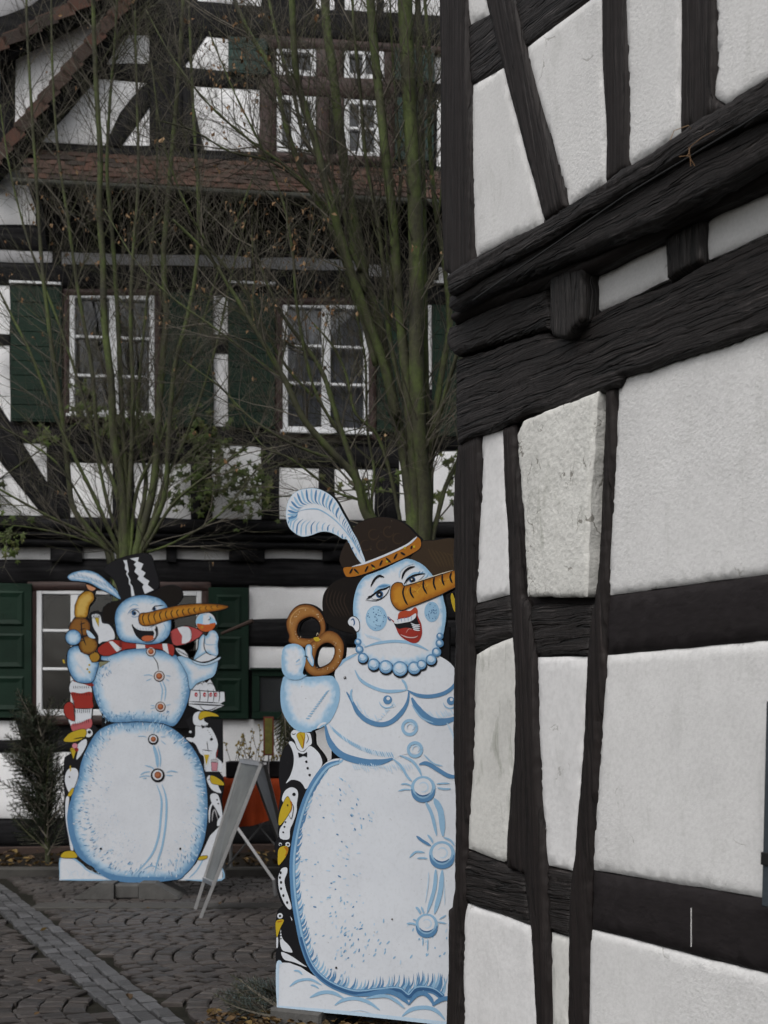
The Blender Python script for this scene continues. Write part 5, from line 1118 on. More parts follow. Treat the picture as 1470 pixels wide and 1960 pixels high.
B.end('penguin', sm_, 'lower painted penguin beside the round belly')
B.begin(); B.fill([(1030,1052),(1038,1026),(1090,1020),(1085,1042)], YE, 3, outl=.003); B.end('penguin_foot', sm_)
B.begin(); B.frame(m1)
B.fill([(958,1040),(980,1000),(1030,975),(1055,950),(1085,980),(1112,955),(1142,1010),(1150,1038),(1212,1045),(1215,1110),(1180,1128),(1215,1140),(1120,1180),(1040,1175),(960,1140)], WH, 1, 1, sil=G_, outl=.003)
B.stroke([(955,1030),(1190,1045)], 5, BK, 3); B.stroke([(960,1112),(1175,1122)], 6, BK, 3); B.stroke([(955,1128),(1218,1142)], 8, BK, 3)
for x in (1035,1092,1132,1172): B.stroke([(x,1025),(x+6,1070),(x,1118)], 5, BK, 3)
for x in (1012,1072,1115,1150): B.dot(x, 1064, 11, (.35,.04,.05), 3, ry=16); B.dot(x+3, 1066, 4, WH, 3.6)
for x, y in ((1040,1000),(1075,990),(1110,1000)): B.ring(x, y, 17, 4, BK, 3, 180, 360)
B.stroke([(1035,1140),(1070,1172),(1120,1170),(1165,1145)], 6, BK, 3)
B.end('cup_tray', sm_)
# scarf left
B.begin()
B.fill([(120,1040),(125,985),(165,962),(270,1000),(280,1060),(282,1165),(275,1235),(275,1290),(205,1320),(150,1325),(110,1235),(82,1190),(88,1135),(118,1112),(150,1130),(135,1060)], WH, 2, 2, sil=G_, outl=.004)
B.fill([(150,970),(190,958),(285,985),(280,1008),(210,985)], RD, 3); B.fill([(132,1048),(200,1055),(276,1045),(282,1105),(280,1160),(160,1160),(152,1110)], RD, 3); B.fill([(86,1140),(120,1114),(148,1135),(155,1200),(158,1250),(110,1232),(84,1190)], RD, 3, outl=.003)
B.fill([(135,1275),(200,1262),(272,1232),(276,1290),(220,1312),(150,1325)], (.38,.09,.10), 3)
for i in range(8): B.stroke([(150+i*15,1002),(152+i*15,1022)], 4, BK, 3.6); B.stroke([(165+i*14,1165),(165+i*14,1195)], 4, BK, 3.6); B.stroke([(140+i*17,1052),(142+i*17,1072)], 4, BK, 3.6); B.stroke([(150+i*15,1262-i*4),(152+i*15,1290-i*4)], 4, BK, 3.6)
B.stroke([(152,1110),(160,1200),(160,1260)], 5, BK, 3.6); B.stroke([(160,1162),(282,1162)], 5, BK, 3.6)
B.end('scarf_tail', sm_)
# bodies
B.begin(); B.frame(m2)
lb = [(345,125),(450,85),(600,75),(740,85),(840,120),(930,190),(1010,290),(1060,400),(1085,520),(1095,650),(1090,800),(1060,950),(1000,1080),(935,1155),(880,1192),(700,1196),(500,1195),(380,1160),(270,1090),(190,1000),(140,880),(120,750),(130,620),(180,480),(200,370),(240,270),(290,180)]
B.fill(lb, WH, 2, sil=.006, rim=[(.016, BL), (.038, LB), (.062, PB), (.085, WH)], outl=.005)
B.stroke([(270,1088),(190,1000),(142,880),(124,750),(132,640)], 40, BL, 3.1); B.stroke([(300,1110),(400,1165),(520,1188),(700,1190),(860,1185)], 40, BL, 3.1)
rndm = random.Random(3); LBs = spline(lb, 6)
for q in LBs:
    for k in range(4):
        c = np.array((690, 560)); dv = (c-q)/np.linalg.norm(c-q); thick = 1+1.5*max(0, -dv[1])*1.0+(1.1 if q[0] < 350 else 0)
        d = rndm.uniform(8, 62)*thick*.8; s0 = q+dv*d+np.array((rndm.uniform(-12, 12), rndm.uniform(-12, 12))); a = math.atan2(dv[1], dv[0])+rndm.uniform(-.4, .4)+.3
        l = rndm.uniform(14, 34); B.stroke([tuple(s0), (s0[0]+l*math.cos(a), s0[1]+l*math.sin(a))], 6, rndm.choice([BL, LB, LB, PB, PB, WH]), 3.6)
B.dashes([(270,300),(220,480),(200,640),(260,800),(360,950),(480,1040),(600,1090)], 150, 200, (6, 14), 4, [LB, PB, PB], lambda q: ((690-q[0])/math.hypot(690-q[0], 520-q[1]), (520-q[1])/math.hypot(690-q[0], 520-q[1])), 3.6, 5)
B.dashes([(1060,600),(1050,800),(980,980),(850,1090),(700,1120)], 90, 160, (6, 14), 4, [LB, PB, PB], (-.7, -.4), 3.6, 6)
for p, w in (([(705,80),(722,120),(712,160)], 9), ([(738,85),(755,120),(742,160)], 9), ([(712,245),(735,320),(742,400)], 24), ([(742,250),(762,330),(758,400)], 9), ([(735,520),(768,620),(765,740),(745,900),(690,1030),(570,1165)], 15), ([(772,520),(802,620),(800,780),(775,950),(745,1050),(715,1160)], 15), ([(640,1120),(700,1092),(760,1120)], 8), ([(600,182),(640,180),(665,188)], 6), ([(760,185),(800,185)], 6), ([(765,210),(800,240)], 6), ([(650,385),(700,400),(720,420)], 9), ([(620,455),(650,435),(690,430)], 9), ([(610,470),(650,460),(690,462)], 8), ([(805,435),(840,425),(885,435)], 9), ([(800,455),(850,458)], 8), ([(640,480),(665,475)], 8)): B.stroke(p, w, LB, 4)
for x, y, r in ((711,203,38),(743,456,50)): B.dot(x, y, r, BK, 4.6); B.dot(x-1, y-3, r*.72, WH, 5.2); B.dot(x+1, y-2, r*.5, (.22,.07,.03), 5.8); B.dot(x-2, y-5, r*.3, (.36,.13,.06), 6.4)
for x, y in ((343,972),(901,972)): B.dot(x, y, 8, BK, 5)
B.end('lower_body', sm_)
B.begin(); B.frame(m1)
ub = [(350,790),(450,762),(600,738),(700,742),(800,760),(870,785),(930,850),(962,930),(972,1030),(950,1130),(905,1230),(850,1288),(760,1265),(600,1255),(450,1262),(385,1240),(325,1150),(290,1050),(280,950),(300,860)]
B.fill(ub, WH, 3, sil=.006, rim=[(.012, BL), (.03, LB), (.055, PB), (.08, WH)], outl=.005)
B.dashes([(400,800),(330,880),(310,980),(330,1080),(390,1180)], 130, 120, (10, 26), 5, [LB, PB, BL], (.15, .98), 3.8, 7); B.dashes([(400,1240),(600,1240),(800,1240)], 110, 60, (10, 22), 5, [LB, BL, PB], (.4, -.9), 3.8, 8); B.dashes([(945,900),(955,1000),(930,1120),(880,1220)], 60, 60, (10, 22), 5, [LB, PB], (-.6, .6), 3.8, 8)
for p, w, c in (([(705,790),(738,840),(748,895)], 6, BK), ([(755,970),(775,1030),(765,1110)], 9, LB), ([(775,965),(798,1030),(790,1110)], 9, LB), ([(745,1190),(738,1230),(715,1262)], 10, LB), ([(770,1195),(768,1230),(750,1265)], 10, LB), ([(640,930),(680,925),(710,935)], 7, LB), ([(660,968),(700,952)], 7, LB), ([(800,930),(835,935)], 7, LB), ([(800,955),(825,970)], 7, LB), ([(690,1138),(725,1145)], 6, LB), ([(690,1165),(725,1155)], 6, LB), ([(800,1140),(835,1132)], 6, LB), ([(620,770),(660,765)], 6, LB), ([(730,765),(760,790)], 6, LB)): B.stroke(p, w, c, 4.4)
for x, y, r in ((695,762,32),(753,935,36),(762,1150,34)): B.dot(x, y, r*1.08, (.05,.03,.03), 4.8); B.dot(x, y-1, r*.9, (.5,.48,.48), 5.2); B.dot(x, y-1, r*.62, (.25,.07,.03), 5.8); B.dot(x-2, y-5, r*.36, (.40,.14,.06), 6.4)
B.end('upper_body', sm_)
B.begin()
B.fill([(105,800),(118,745),(170,720),(240,735),(310,790),(330,840),(310,920),(285,975),(225,985),(160,965),(112,880)], WH, 4, sil=.006, rim=[(.010, BL), (.025, LB), (.05, PB), (.07, WH)], outl=.005)
for i in range(14): B.stroke([(150+i*9,800+i*11),(152+i*9,826+i*11)], 5, PB, 5)
B.end('arm', sm_); B.begin()
B.fill([(880,800),(930,795),(985,820),(1060,848),(1120,840),(1160,815),(1165,850),(1140,930),(1080,962),(1020,985),(970,1030),(950,930),(915,860)], WH, 4, sil=.006, rim=[(.012, LB), (.03, PB), (.045, WH)], outl=.003)
B.fill([(995,820),(1025,740),(1032,680),(1060,640),(1085,650),(1110,612),(1150,618),(1172,660),(1165,710),(1168,780),(1140,795),(1080,775)], WH, 4.5, sil=.006, rim=[(.008, LB), (.02, PB), (.03, WH)], outl=.004)
B.stroke([(1075,640),(1068,720),(1085,765),(1120,788)], 7, BK, 5.6); B.stroke([(1085,650),(1075,690),(1090,712),(1165,712)], 6, LB, 5.6)
B.fill([(985,822),(1060,842),(1120,828),(1182,798),(1172,822),(1110,850),(1060,858),(1005,845)], PB, 5.2, outl=.003, sil=G_); B.fill([(1002,822),(1080,770),(1160,798),(1100,828),(1050,835)], WH, 5.5, 1, outl=.003)
B.end('arm', sm_)
B.begin()
B.fill([(118,590),(150,535),(165,515),(160,440),(188,370),(238,330),(240,285),(305,310),(300,345),(298,400),(262,440),(245,515),(268,570),(268,630),(302,660),(322,720),(300,765),(345,790),(345,820),(410,828),(335,875),(330,835),(280,840),(255,790),(200,765),(185,730),(195,670),(130,630)], BK, 5, 1, sil=.005)
B.fill([(165,520),(162,440),(190,372),(240,336),(285,348),(295,395),(262,440),(242,520)], (.40,.22,.03), 5.6, rim=[(.006, (.25,.12,.01)), (.016, (.40,.22,.03)), (.03, (.48,.32,.08))], outl=.004)
B.fill([(240,290),(275,300),(308,318),(285,335),(255,325)], (.45,.22,.12), 5.8, outl=.003)
B.fill([(120,588),(155,532),(220,522),(262,560),(266,610),(235,650),(160,640),(128,620)], BRN, 5.6, rim=[(.006, (.12,.045,.01)), (.02, BRN)], outl=.004); B.fill([(190,720),(205,670),(270,650),(318,700),(310,750),(270,780),(215,770)], BRN, 5.8, rim=[(.006, (.12,.045,.01)), (.02, (.24,.12,.02))], outl=.004)
B.stroke([(205,545),(212,640),(240,720)], 9, BK, 6.6)
for y in (570, 610, 690): B.stroke([(195,y),(235,y-12)], 6, BK, 6.6)
B.dot(299, 800, 36, (.30,.16,.02), 6, outl=.004); B.fill([(330,835),(405,830),(335,872)], (.2,.2,.12), 6, 1)
B.dot(149, 662, 56, WH, 6.4, rim=[(.006, BL), (.018, LB), (.035, PB)], sil=.005, outl=.004); B.fill([(240,612),(268,620),(305,665),(285,670),(255,655)], PB, 6.6, outl=.003)
for x, y in ((262,855),(248,885),(262,905),(80,825),(85,838)): B.dot(x, y, 7, YE, 6.8)
B.end('sausage_and_bread', sm_)
# little penguin by the head
B.begin()
B.fill([(262,600),(268,500),(300,480),(345,490),(360,545),(420,560),(445,640),(435,690),(380,710),(300,715),(290,640)], BK, 4, 2, sil=.005)
B.fill([(282,520),(300,498),(338,505),(352,560),(400,572),(436,625),(432,680),(355,692),(328,705),(325,650),(290,590)], WH, 4.8, 3); B.fill([(300,525),(330,518),(328,590)], YE, 5.4, 1, outl=.003)
for x in (290, 325): B.dot(x, 512, 13, WH, 5.6, outl=.003); B.dot(x+1, 513, 5, BK, 6.4)
B.end('penguin', sm_, 'small white painted penguin peeking over the shoulder')
# scarf round neck
B.begin()
B.fill([(322,735),(385,692),(440,678),(520,690),(660,705),(770,705),(850,712),(860,760),(845,795),(770,748),(650,738),(520,745),(400,792),(335,780)], RD, 5, 2, sil=.004, outl=.004)
B.fill([(398,692),(425,688),(492,745),(455,765)], WH, 5.8, 1); B.fill([(592,698),(652,703),(655,738),(592,742)], WH, 5.8, 1); B.fill([(775,706),(808,706),(822,780),(782,750)], WH, 5.8, 1)
B.fill([(832,620),(895,590),(960,582),(1062,628),(985,690),(875,722),(842,690)], (.36,.06,.06), 5, 2, sil=.004, outl=.004); B.fill([(882,596),(955,588),(982,640),(965,690),(912,705),(915,650)], WH, 5.8, 2); B.fill([(865,735),(930,752),(962,805),(900,785)], WH, 5, 2, sil=.004, outl=.004)
for i in range(7): B.stroke([(968+i*1,600+i*14),(985,604+i*14)], 4, BK, 6.4); B.stroke([(880+i*11,745+i*6),(893+i*11,765+i*6)], 4, BK, 6.4); B.stroke([(470,690+i*10),(495,695+i*10)], 4, BK, 6.4); B.stroke([(845,632+i*10),(830,640+i*10)], 4, BK, 6.4)
B.end('scarf', sm_)
B.begin()
B.dot(1080, 552, 72, WH, 5.6, ry=70, sil=.004, outl=.005); B.fill([(1020,530),(1050,500),(1100,505),(1150,545),(1145,575),(1020,570)], (.28,.48,.66), 6.2); B.fill([(1062,505),(1105,500),(1110,570),(1060,570)], WH, 6.6, 1); B.fill([(1020,565),(1080,572),(1148,560),(1130,605),(1080,622),(1035,605)], (.42,.09,.02), 6.4); B.stroke([(1095,540),(1110,535),(1115,520)], 6, BK, 7); B.dot(1055, 590, 10, OR2, 7)
B.end('drinking_glass', sm_)
# hat + head
B.begin()
B.fill([(352,500),(365,450),(410,418),(470,405),(560,380),(700,348),(780,308),(850,298),(900,318),(916,370),(885,420),(830,445),(790,440),(640,480),(440,560),(400,558),(360,540)], CH, 5, 3, sil=.006, outl=.004)
B.fill([(362,185),(430,130),(520,95),(620,74),(690,84),(722,170),(748,260),(742,318),(665,352),(575,388),(478,412),(470,340),(435,255)], BK, 5.6, 3, sil=.006)
w1 = [(500,120),(525,118),(540,200),(530,215),(552,260),(548,280),(565,300),(585,385),(560,388),(552,300),(540,285),(540,250),(520,215),(528,200),(512,180),(515,150)]
B.fill(w1, WH, 6.4, 1); B.fill([(548,108),(610,98),(602,128),(642,145),(625,185),(658,208),(640,236),(684,266),(672,292),(715,328),(652,356),(635,308),(645,290),(600,252),(612,230),(578,200),(592,170),(575,150),(592,130)], WH, 6.4, 1)
B.end('top_hat', sm_)
B.begin()
B.fill([(108,232),(155,202),(240,188),(320,212),(390,268),(440,318),(482,382),(470,392),(400,352),(330,318),(265,282),(190,268),(130,262)], WH, 6, sil=.005, rim=[(.004, BL), (.012, LB), (.024, WH)], outl=.004)
B.stroke([(130,240),(240,245),(350,295),(475,388)], 6, LB, 6.8)
for i in range(20): t = i/19; x = 140+300*t; y = 205+10*math.sin(t*3)+t*t*110; B.stroke([(x, y), (x+26, y+36)], 5, LB if i % 2 else BL, 6.7)
B.end('feather', sm_)
B.begin()
B.fill([(448,600),(440,520),(460,450),(520,392),(600,366),(680,366),(760,390),(810,440),(835,520),(836,600),(815,660),(760,700),(680,712),(590,704),(500,690),(462,650)], WH, 6.4, sil=.006, rim=[(.008, BL), (.022, LB), (.045, PB), (.06, WH)], outl=.005)
for p, w, c in (([(545,495),(575,470),(600,475),(620,500)], 7, BK), ([(530,500),(560,465),(610,460)], 6, BL), ([(700,470),(720,445),(745,440),(790,435)], 7, BK), ([(690,430),(720,410),(700,395),(740,385)], 7, LB), ([(540,450),(575,430),(610,440)], 8, LB), ([(560,575),(590,640),(640,690)], 7, BK), ([(780,560),(800,600),(770,660)], 7, LB), ([(555,510),(580,520),(610,510)], 5, BL)): B.stroke(p, w, c, 7.2)
B.dot(576, 492, 17, DB, 7); B.dot(580, 492, 9, BK, 7.6); B.dot(718, 462, 14, DB, 7); B.dot(718, 462, 8, BK, 7.6)
B.fill([(560,570),(600,592),(660,598),(730,578),(738,640),(705,682),(645,690),(590,650)], BK, 7.4); B.fill([(568,575),(620,592),(690,592),(728,580),(715,612),(650,615),(600,605)], WH, 8); B.fill([(630,665),(660,650),(722,655),(702,682),(650,688)], (.40,.10,.04), 8); B.stroke([(705,600),(725,630),(715,668)], 12, WH, 8.2)
for i in range(6): B.stroke([(600+i*20,592),(602+i*20,612)], 3, BL, 8.8)
B.stroke([(740,585),(742,645),(705,690),(650,696)], 6, BK, 8.6)
B.end('face', sm_)
B.begin()
B.fill([(608,530),(622,494),(680,486),(780,460),(900,435),(1050,424),(1180,430),(1242,446),(1190,470),(1050,492),(900,522),(800,546),(720,572),(660,582),(620,570)], OR, 8.4, sil=.004, rim=[(.005, (.16,.06,.008)), (.014, OR), (.03, OR2)], outl=.005)
for i in range(14): x = 640+i*40; y = 490-i*4.2+(4 if i < 3 else 0); h_ = 84-i*5; B.stroke([(x+10, y), (x-4, y+h_*.4), (x+12, y+h_)], 7 if i < 10 else 5, BK, 9.2)
B.end('carrot_nose', sm_)
B.frame(m1); B.sil.append([tuple(B.T(p)) for p in ((400,780),(480,640),(820,640),(900,800),(950,1000),(900,1300),(380,1300),(300,1000))]); B.sil.append([tuple(B.T(p)) for p in ((940,1100),(1100,1130),(1100,1300),(880,1300))])
B.board(sm_)
a = at(243, 1712, 9.75); MS = Matrix.Translation((a.x, 9.72, 0))
for s in (-1, 1):
    def tr(v): return MS @ Vector((v[0]*s, v[1], v[2]))
    mb = MB(); q = [(.09, 0), (.38, 0), (.36, .02), (.20, .115), (.09, .115)]
    mb.add([tr((x, 0, z)) for x, z in q]+[tr((x, .42, z)) for x, z in q], [(0, 1, 2, 3, 4), (9, 8, 7, 6, 5)]+[(i, 5+i, 5+(i+1) % 5, (i+1) % 5) for i in range(5)])
    mb.build('foot_block', M['concrete'], sm_)
MB().bbox(MS, -.089, .089, .03, .40, .0, .10, .01).build('foot_block', M['concrete'], sm_)
MB().tube([at(424, 1213, 9.95), at(455, 1200, 9.9), at(484, 1188, 9.85)], [.011, .013, .016], 7).build('wooden_stick', M['plinth'], sm_)
MB().bbox(SP.mat(), .3, .36, .017, .06, .1, 1.9, .004).bbox(SP.mat(), .75, .81, .017, .06, .1, 1.9, .004).build('back_strut', M['wood_far'], sm_)
# ================================================ A-FRAME, TABLE
def beam3(mb, p, q, w=.012, n=4): mb.tube([p, q], w, n)
af = thing('a_frame_sign', 'open aluminium A frame poster stand between the two painted cutouts', 'sign', gp(430, 1750))
d0 = 8.95
tl, tr_ = at(462, 1455, d0+.12), at(500, 1462, d0-.1); ft_l, ft_r = at(374, 1741, d0+.25), at(384, 1757, d0-.1)
ft_l.z = 0; ft_r.z = 0; ft_l = Vector((tl.x-.34, ft_l.y, 0)); ft_r = gp(384, 1757)
tl = at(462, 1455, ft_l.y); tr_ = at(500, 1462, ft_r.y); ft_l = gp(374, 1740); tl = at(462, 1456, ft_l.y); 
def lerp(a, b, t): return a+(b-a)*t
def bar(name, p, q, w, matl, par, up=Vector((0, 1, 0)), d=None):
    t = (q-p); L = t.length; t.normalize(); a = t.cross(up).normalized(); c = a.cross(t); d = d or w
    v = [p+a*(w*s)+c*(d*r) for s, r in ((-1, -1), (1, -1), (1, 1), (-1, 1))]+[q+a*(w*s)+c*(d*r) for s, r in ((-1, -1), (1, -1), (1, 1), (-1, 1))]
    return MB().add(v, [(0, 1, 2, 3), (7, 6, 5, 4), (0, 4, 5, 1), (1, 5, 6, 2), (2, 6, 7, 3), (3, 7, 4, 0)]).build(name, matl, par)
bar('leg', tl, ft_l, .011, M['metal'], af); bar('leg', tr_, ft_r, .011, M['metal'], af)
b0l, b0r = lerp(tl, ft_l, .80), lerp(tr_, ft_r, .78)
bar('top_rail', tl, tr_, .014, M['metal'], af, Vector((0, 0, 1))); bar('bottom_rail', b0l, b0r, .014, M['metal'], af, Vector((0, 0, 1)))
MB().add([tl, tr_, b0r, b0l], [(0, 1, 2, 3)]).build('poster_panel', mat('pale_grey_poster', (.10, .104, .10), .4, .4, var=.6, vs=4), af)
bl, br = gp(540, 1690), gp(548, 1720); bl2 = at(478, 1462, bl.y); br2 = at(502, 1466, br.y)
bl.x = at(548, 1690, bl.y).x
ftb_l, ftb_r = gp(566, 1700), gp(572, 1722)
bar('leg', tl+Vector((.05, .05, 0)), Vector((ftb_l.x, ftb_l.y, 0)), .011, M['metal_dull'], af); bar('leg', tr_+Vector((.02, .03, 0)), Vector((ftb_r.x, ftb_r.y, 0)), .011, M['metal_dull'], af)
q0_, q1_ = lerp(tl+Vector((.05, .05, 0)), Vector((ftb_l.x, ftb_l.y, 0)), .78), lerp(tr_+Vector((.02, .03, 0)), Vector((ftb_r.x, ftb_r.y, 0)), .78)
MB().add([tl+Vector((.05, .06, 0)), tr_+Vector((.02, .04, 0)), q1_, q0_], [(0, 1, 2, 3)]).build('back_panel', M['metal_dull'], af)
bench = thing('steel_strut', 'bright slanting steel tube with a small foot under the table behind the A frame', 'support', gp(527, 1712))
e0, e1 = at(450, 1578, 9.8), at(524, 1684, 9.9); MB().tube([e0, e1], .011, 8).build('tube', M['tube_sheen'], bench)
MB().tube([e1, Vector((e1.x+.012, e1.y, .0))], .014, 8).build('foot', M['metal_dull'], bench)
tb = thing('draped_table', 'low table draped with orange cloth behind the A frame stand', 'table', at(490, 1640, 11.0))
x0, x1 = at(418, 1490, 10.9).x, at(640, 1490, 10.9).x; zt_ = at(480, 1492, 10.7).z
vs, fs = [], []; K = 60; R = 10
for j in range(R+1):
    for i in range(K+1):
        u = i/K; x = x0+(x1-x0)*u; L_2 = .30+.07*math.sin(u*5+.6)
        if j < 3: y = 11.35-.65*j/2; z = zt_+.004*nz(x*6, j)
        else: t = (j-2)/8; y = 10.68-.05*t-.03*t*math.sin(u*44)-.02*t*math.sin(u*19+1); z = zt_-L_2*t
        vs.append((x, y, z))
for j in range(R):
    for i in range(K): a = j*(K+1)+i; fs.append((a, a+1, a+K+2, a+K+1))
mk('table_cloth', vs, fs, M['orange'], tb, smooth=True)
for lx in (x0+.06, x1-.06):
    for ly in (10.75, 11.25): MB().tube([Vector((lx, ly, zt_-.01)), Vector((lx, ly, .03))], .016, 6).build('leg', M['metal_dull'], tb)
MB().tube([Vector((x0+.06, 10.75, .1)), Vector((x1-.3, 10.76, zt_-.05))], .008, 5).tube([Vector((x0+.06, 10.77, zt_-.05)), Vector((x1-.3, 10.78, .1))], .008, 5).build('brace', M['metal_dull'], tb)
pb = thing('planter_box', 'dark planter with yellowish sprigs standing on the orange table', 'planter', (at(480, 1480, 11).x, 11.05, zt_))
zb = zt_+.006; MB().bbox(Matrix.Translation((0, 10.9, 0)), at(432, 0, 10.9).x, at(620, 0, 10.9).x, 0, .25, zb, at(0, 1458, 10.9).z, .01).build('box', M['edge'], pb)
mb = MB(); lv = MB(); rr_ = random.Random(5)
for _ in range(46):
    x = rr_.uniform(440, 600); y1 = rr_.uniform(1385, 1450); p = at(x, 1460, 11.0); q = at(x+rr_.uniform(-22, 22), y1, 11.0+rr_.uniform(-.1, .1)); m_ = lerp(p, q, .5)+Vector((rr_.uniform(-.03, .03), 0, 0)); mb.tube([p, m_, q], .0025, 3)
    for k in range(5):
        c = lerp(m_, q, rr_.random()); s = rr_.uniform(.01, .025); a = rr_.uniform(0, 6.28); d1 = Vector((math.cos(a), .3, math.sin(a)))*s; d2 = Vector((-math.sin(a), .2, math.cos(a)))*s*.5
        lv.add([c, c+d1*.5+d2, c+d1, c+d1*.5-d2], [(0, 1, 2, 3)])
mb.build('stem', M['twig'], pb, stuff=True); lv.build('sprig_leaves', M['leafyellow'], pb, stuff=True)
ps = thing('price_board', 'small narrow upright green and yellow board in red frame above the orange table', 'sign', at(515, 1445, 10.95))
u0, z0 = at(504, 1446, 10.85).x, at(0, 1446, 10.85).z; u1, z1 = at(524, 1372, 10.85).x, at(0, 1372, 10.85).z
MB().bbox(Matrix.Translation((0, 10.85, 0)) @ Matrix.Rotation(0, 4, 'Y'), u0, u1, 0, .012, z0, z1, .002).build('frame', mat('red_board_frame', (.12, .02, .012), .5), ps)
MB().bbox(Matrix.Translation((0, 10.847, 0)), u0+.012, u1-.012, -.002, .002, z0+.012, z1-.012, .0005).build('face', mat('olive_yellow_board', (.12, .11, .02), .6, var=.4, vs=20), ps)
MB().tube([Vector(((u0+u1)/2, 10.87, z0)), Vector(((u0+u1)/2, 10.87, zb))], .006, 5).build('post', M['metal_dull'], ps)
# ================================================ TREES
def stem3(px, d, seed=0, dy=.35):
    """photo-traced line of a stem placed at distance d, with its own depth wander"""
    Q = spline(px, 6, False); k = len(Q); out = []
    for i, q in enumerate(Q):
        t = i/(k-1); out.append(at(q[0], q[1], d+dy*t*math.sin(seed*1.7)+.12*nz(t*3, seed*5.1)*t))
    return out
TWN = [0]
def grow(mb, p, d, L, r, lev, rnd, ends, up=.25):
    n = 5 if L > .3 else 3; pts = [p]; dd = d.copy(); rs = [r]
    for i in range(n):
        dd = (dd+Vector((rnd.gauss(0, .10), rnd.gauss(0, .10), rnd.gauss(0, .08)+up*.18))).normalized(); p = p+dd*L/n; pts.append(p); rs.append(r*(1-.72*(i+1)/n))
    mb.tube(pts, rs, 4 if r > .004 else 3, cap=False); TWN[0] += 1; ends.append((pts[-1], dd))
    if lev <= 0: return
    for _ in range(rnd.randint(3, 5) if lev > 1 else rnd.randint(2, 4)):
        i = rnd.randint(1, n-1); t = (pts[i+1]-pts[i]).normalized(); s = t.cross(Vector((rnd.gauss(0, 1), rnd.gauss(0, 1), rnd.gauss(0, 1)))).normalized()
        grow(mb, pts[i], (t*.8+s*rnd.uniform(.4, .8)).normalized(), L*rnd.uniform(.35, .65), max(.0013, rs[i]*.55), lev-1, rnd, ends, up)
def tree(label, base, stems, d, seed, leaf_fn, nside, ypix=1.0):
    rnd = random.Random(seed); root = thing('multi_stemmed_tree', label, 'tree', (base[0], base[1], 0), 0, 'mossy trees between the boards and the far house')
    top = base[2]
    mb = MB(); pts = []; 
    for i in range(9):
        t = i/8; pts.append(Vector((base[0]+.03*nz(t*3, seed), base[1]+.03*nz(t*3, seed, 4), -.05+(top+.12)*t)))
    mb.tube(pts, [.13-.03*t+.03*math.exp(-t*9) for t in [i/8 for i in range(9)]], 12); mb.build('trunk', M['bark'], root, smooth=True)
    tw = MB(); ends = []
    for k, (px, w0, w1) in enumerate(stems):
        P = stem3(px, d, k+seed); k_ = len(P); j = Vector((base[0]+(P[0].x-base[0])*.5, base[1]+rnd.uniform(-.06, .06), top-.12)); 
        if px[0][1] > 940 : P = [j]+P; k_ += 1
        w0 *= .86*d/F/2; w1 *= .86*d/F/2; R_ = [w0+(w1-w0)*(i/(k_-1))*(.95)+.0015*math.sin(i*2.3+k) for i in range(k_)]
        m_ = MB(); m_.tube(P, R_, 9 if w0 > .02 else 6); m_.build('limb', M['bark'], root, smooth=True)
        L = sum((P[i+1]-P[i]).length for i in range(k_-1)); nb = int(L*nside)
        for b in range(nb):
            t = rnd.random()**.8; i = min(k_-2, max(1, int(t*(k_-1)))); 
            if t < .12: continue
            tan = (P[i+1]-P[i]).normalized(); s = tan.cross(Vector((rnd.gauss(0, .5), rnd.gauss(0, 1), rnd.gauss(0, .5)))).normalized()
            grow(tw, P[i], (tan*.75+s*rnd.uniform(.35, .75)).normalized(), rnd.uniform(.3, .95), min(R_[i]*.45, rnd.uniform(.003, .006)), 2, rnd, ends)
    tw.build('twigs', M['twig'], root, stuff=True)
    lv = MB()
    for p, dd in ends:
        u = PX+F*p.x/p.y; v = HY-F*(p.z-H)/p.y; pr = leaf_fn(u, v)*.38
        if rnd.random() > pr: continue
        for _ in range(rnd.randint(1, 3)):
            s = rnd.uniform(.018, .042); a = Vector((rnd.gauss(0, .5), rnd.gauss(0, .5), -1+rnd.gauss(0, .5))).normalized()*s; b = a.cross(Vector((rnd.gauss(0, 1), rnd.gauss(0, 1), .2))).normalized()*s*.32; c = p+Vector((rnd.gauss(0, .012), rnd.gauss(0, .012), rnd.gauss(0, .012))); up_ = b.cross(a).normalized()*s*.2
            lv.add([c, c+a*.5+b+up_, c+a, c+a*.5-b+up_, c+a*.5], [(0, 1, 4), (1, 2, 4), (0, 4, 3), (4, 2, 3)])
    if lv.v: lv.build('withered_leaves', M['leafbrown'], root, stuff=True)
    print('twigs', TWN[0], 'tris', len(tw.f)*2)
    return root
def blob(u, v, cx, cy, rx, ry): return math.exp(-(((u-cx)/rx)**2+((v-cy)/ry)**2))
d1 = 11.0
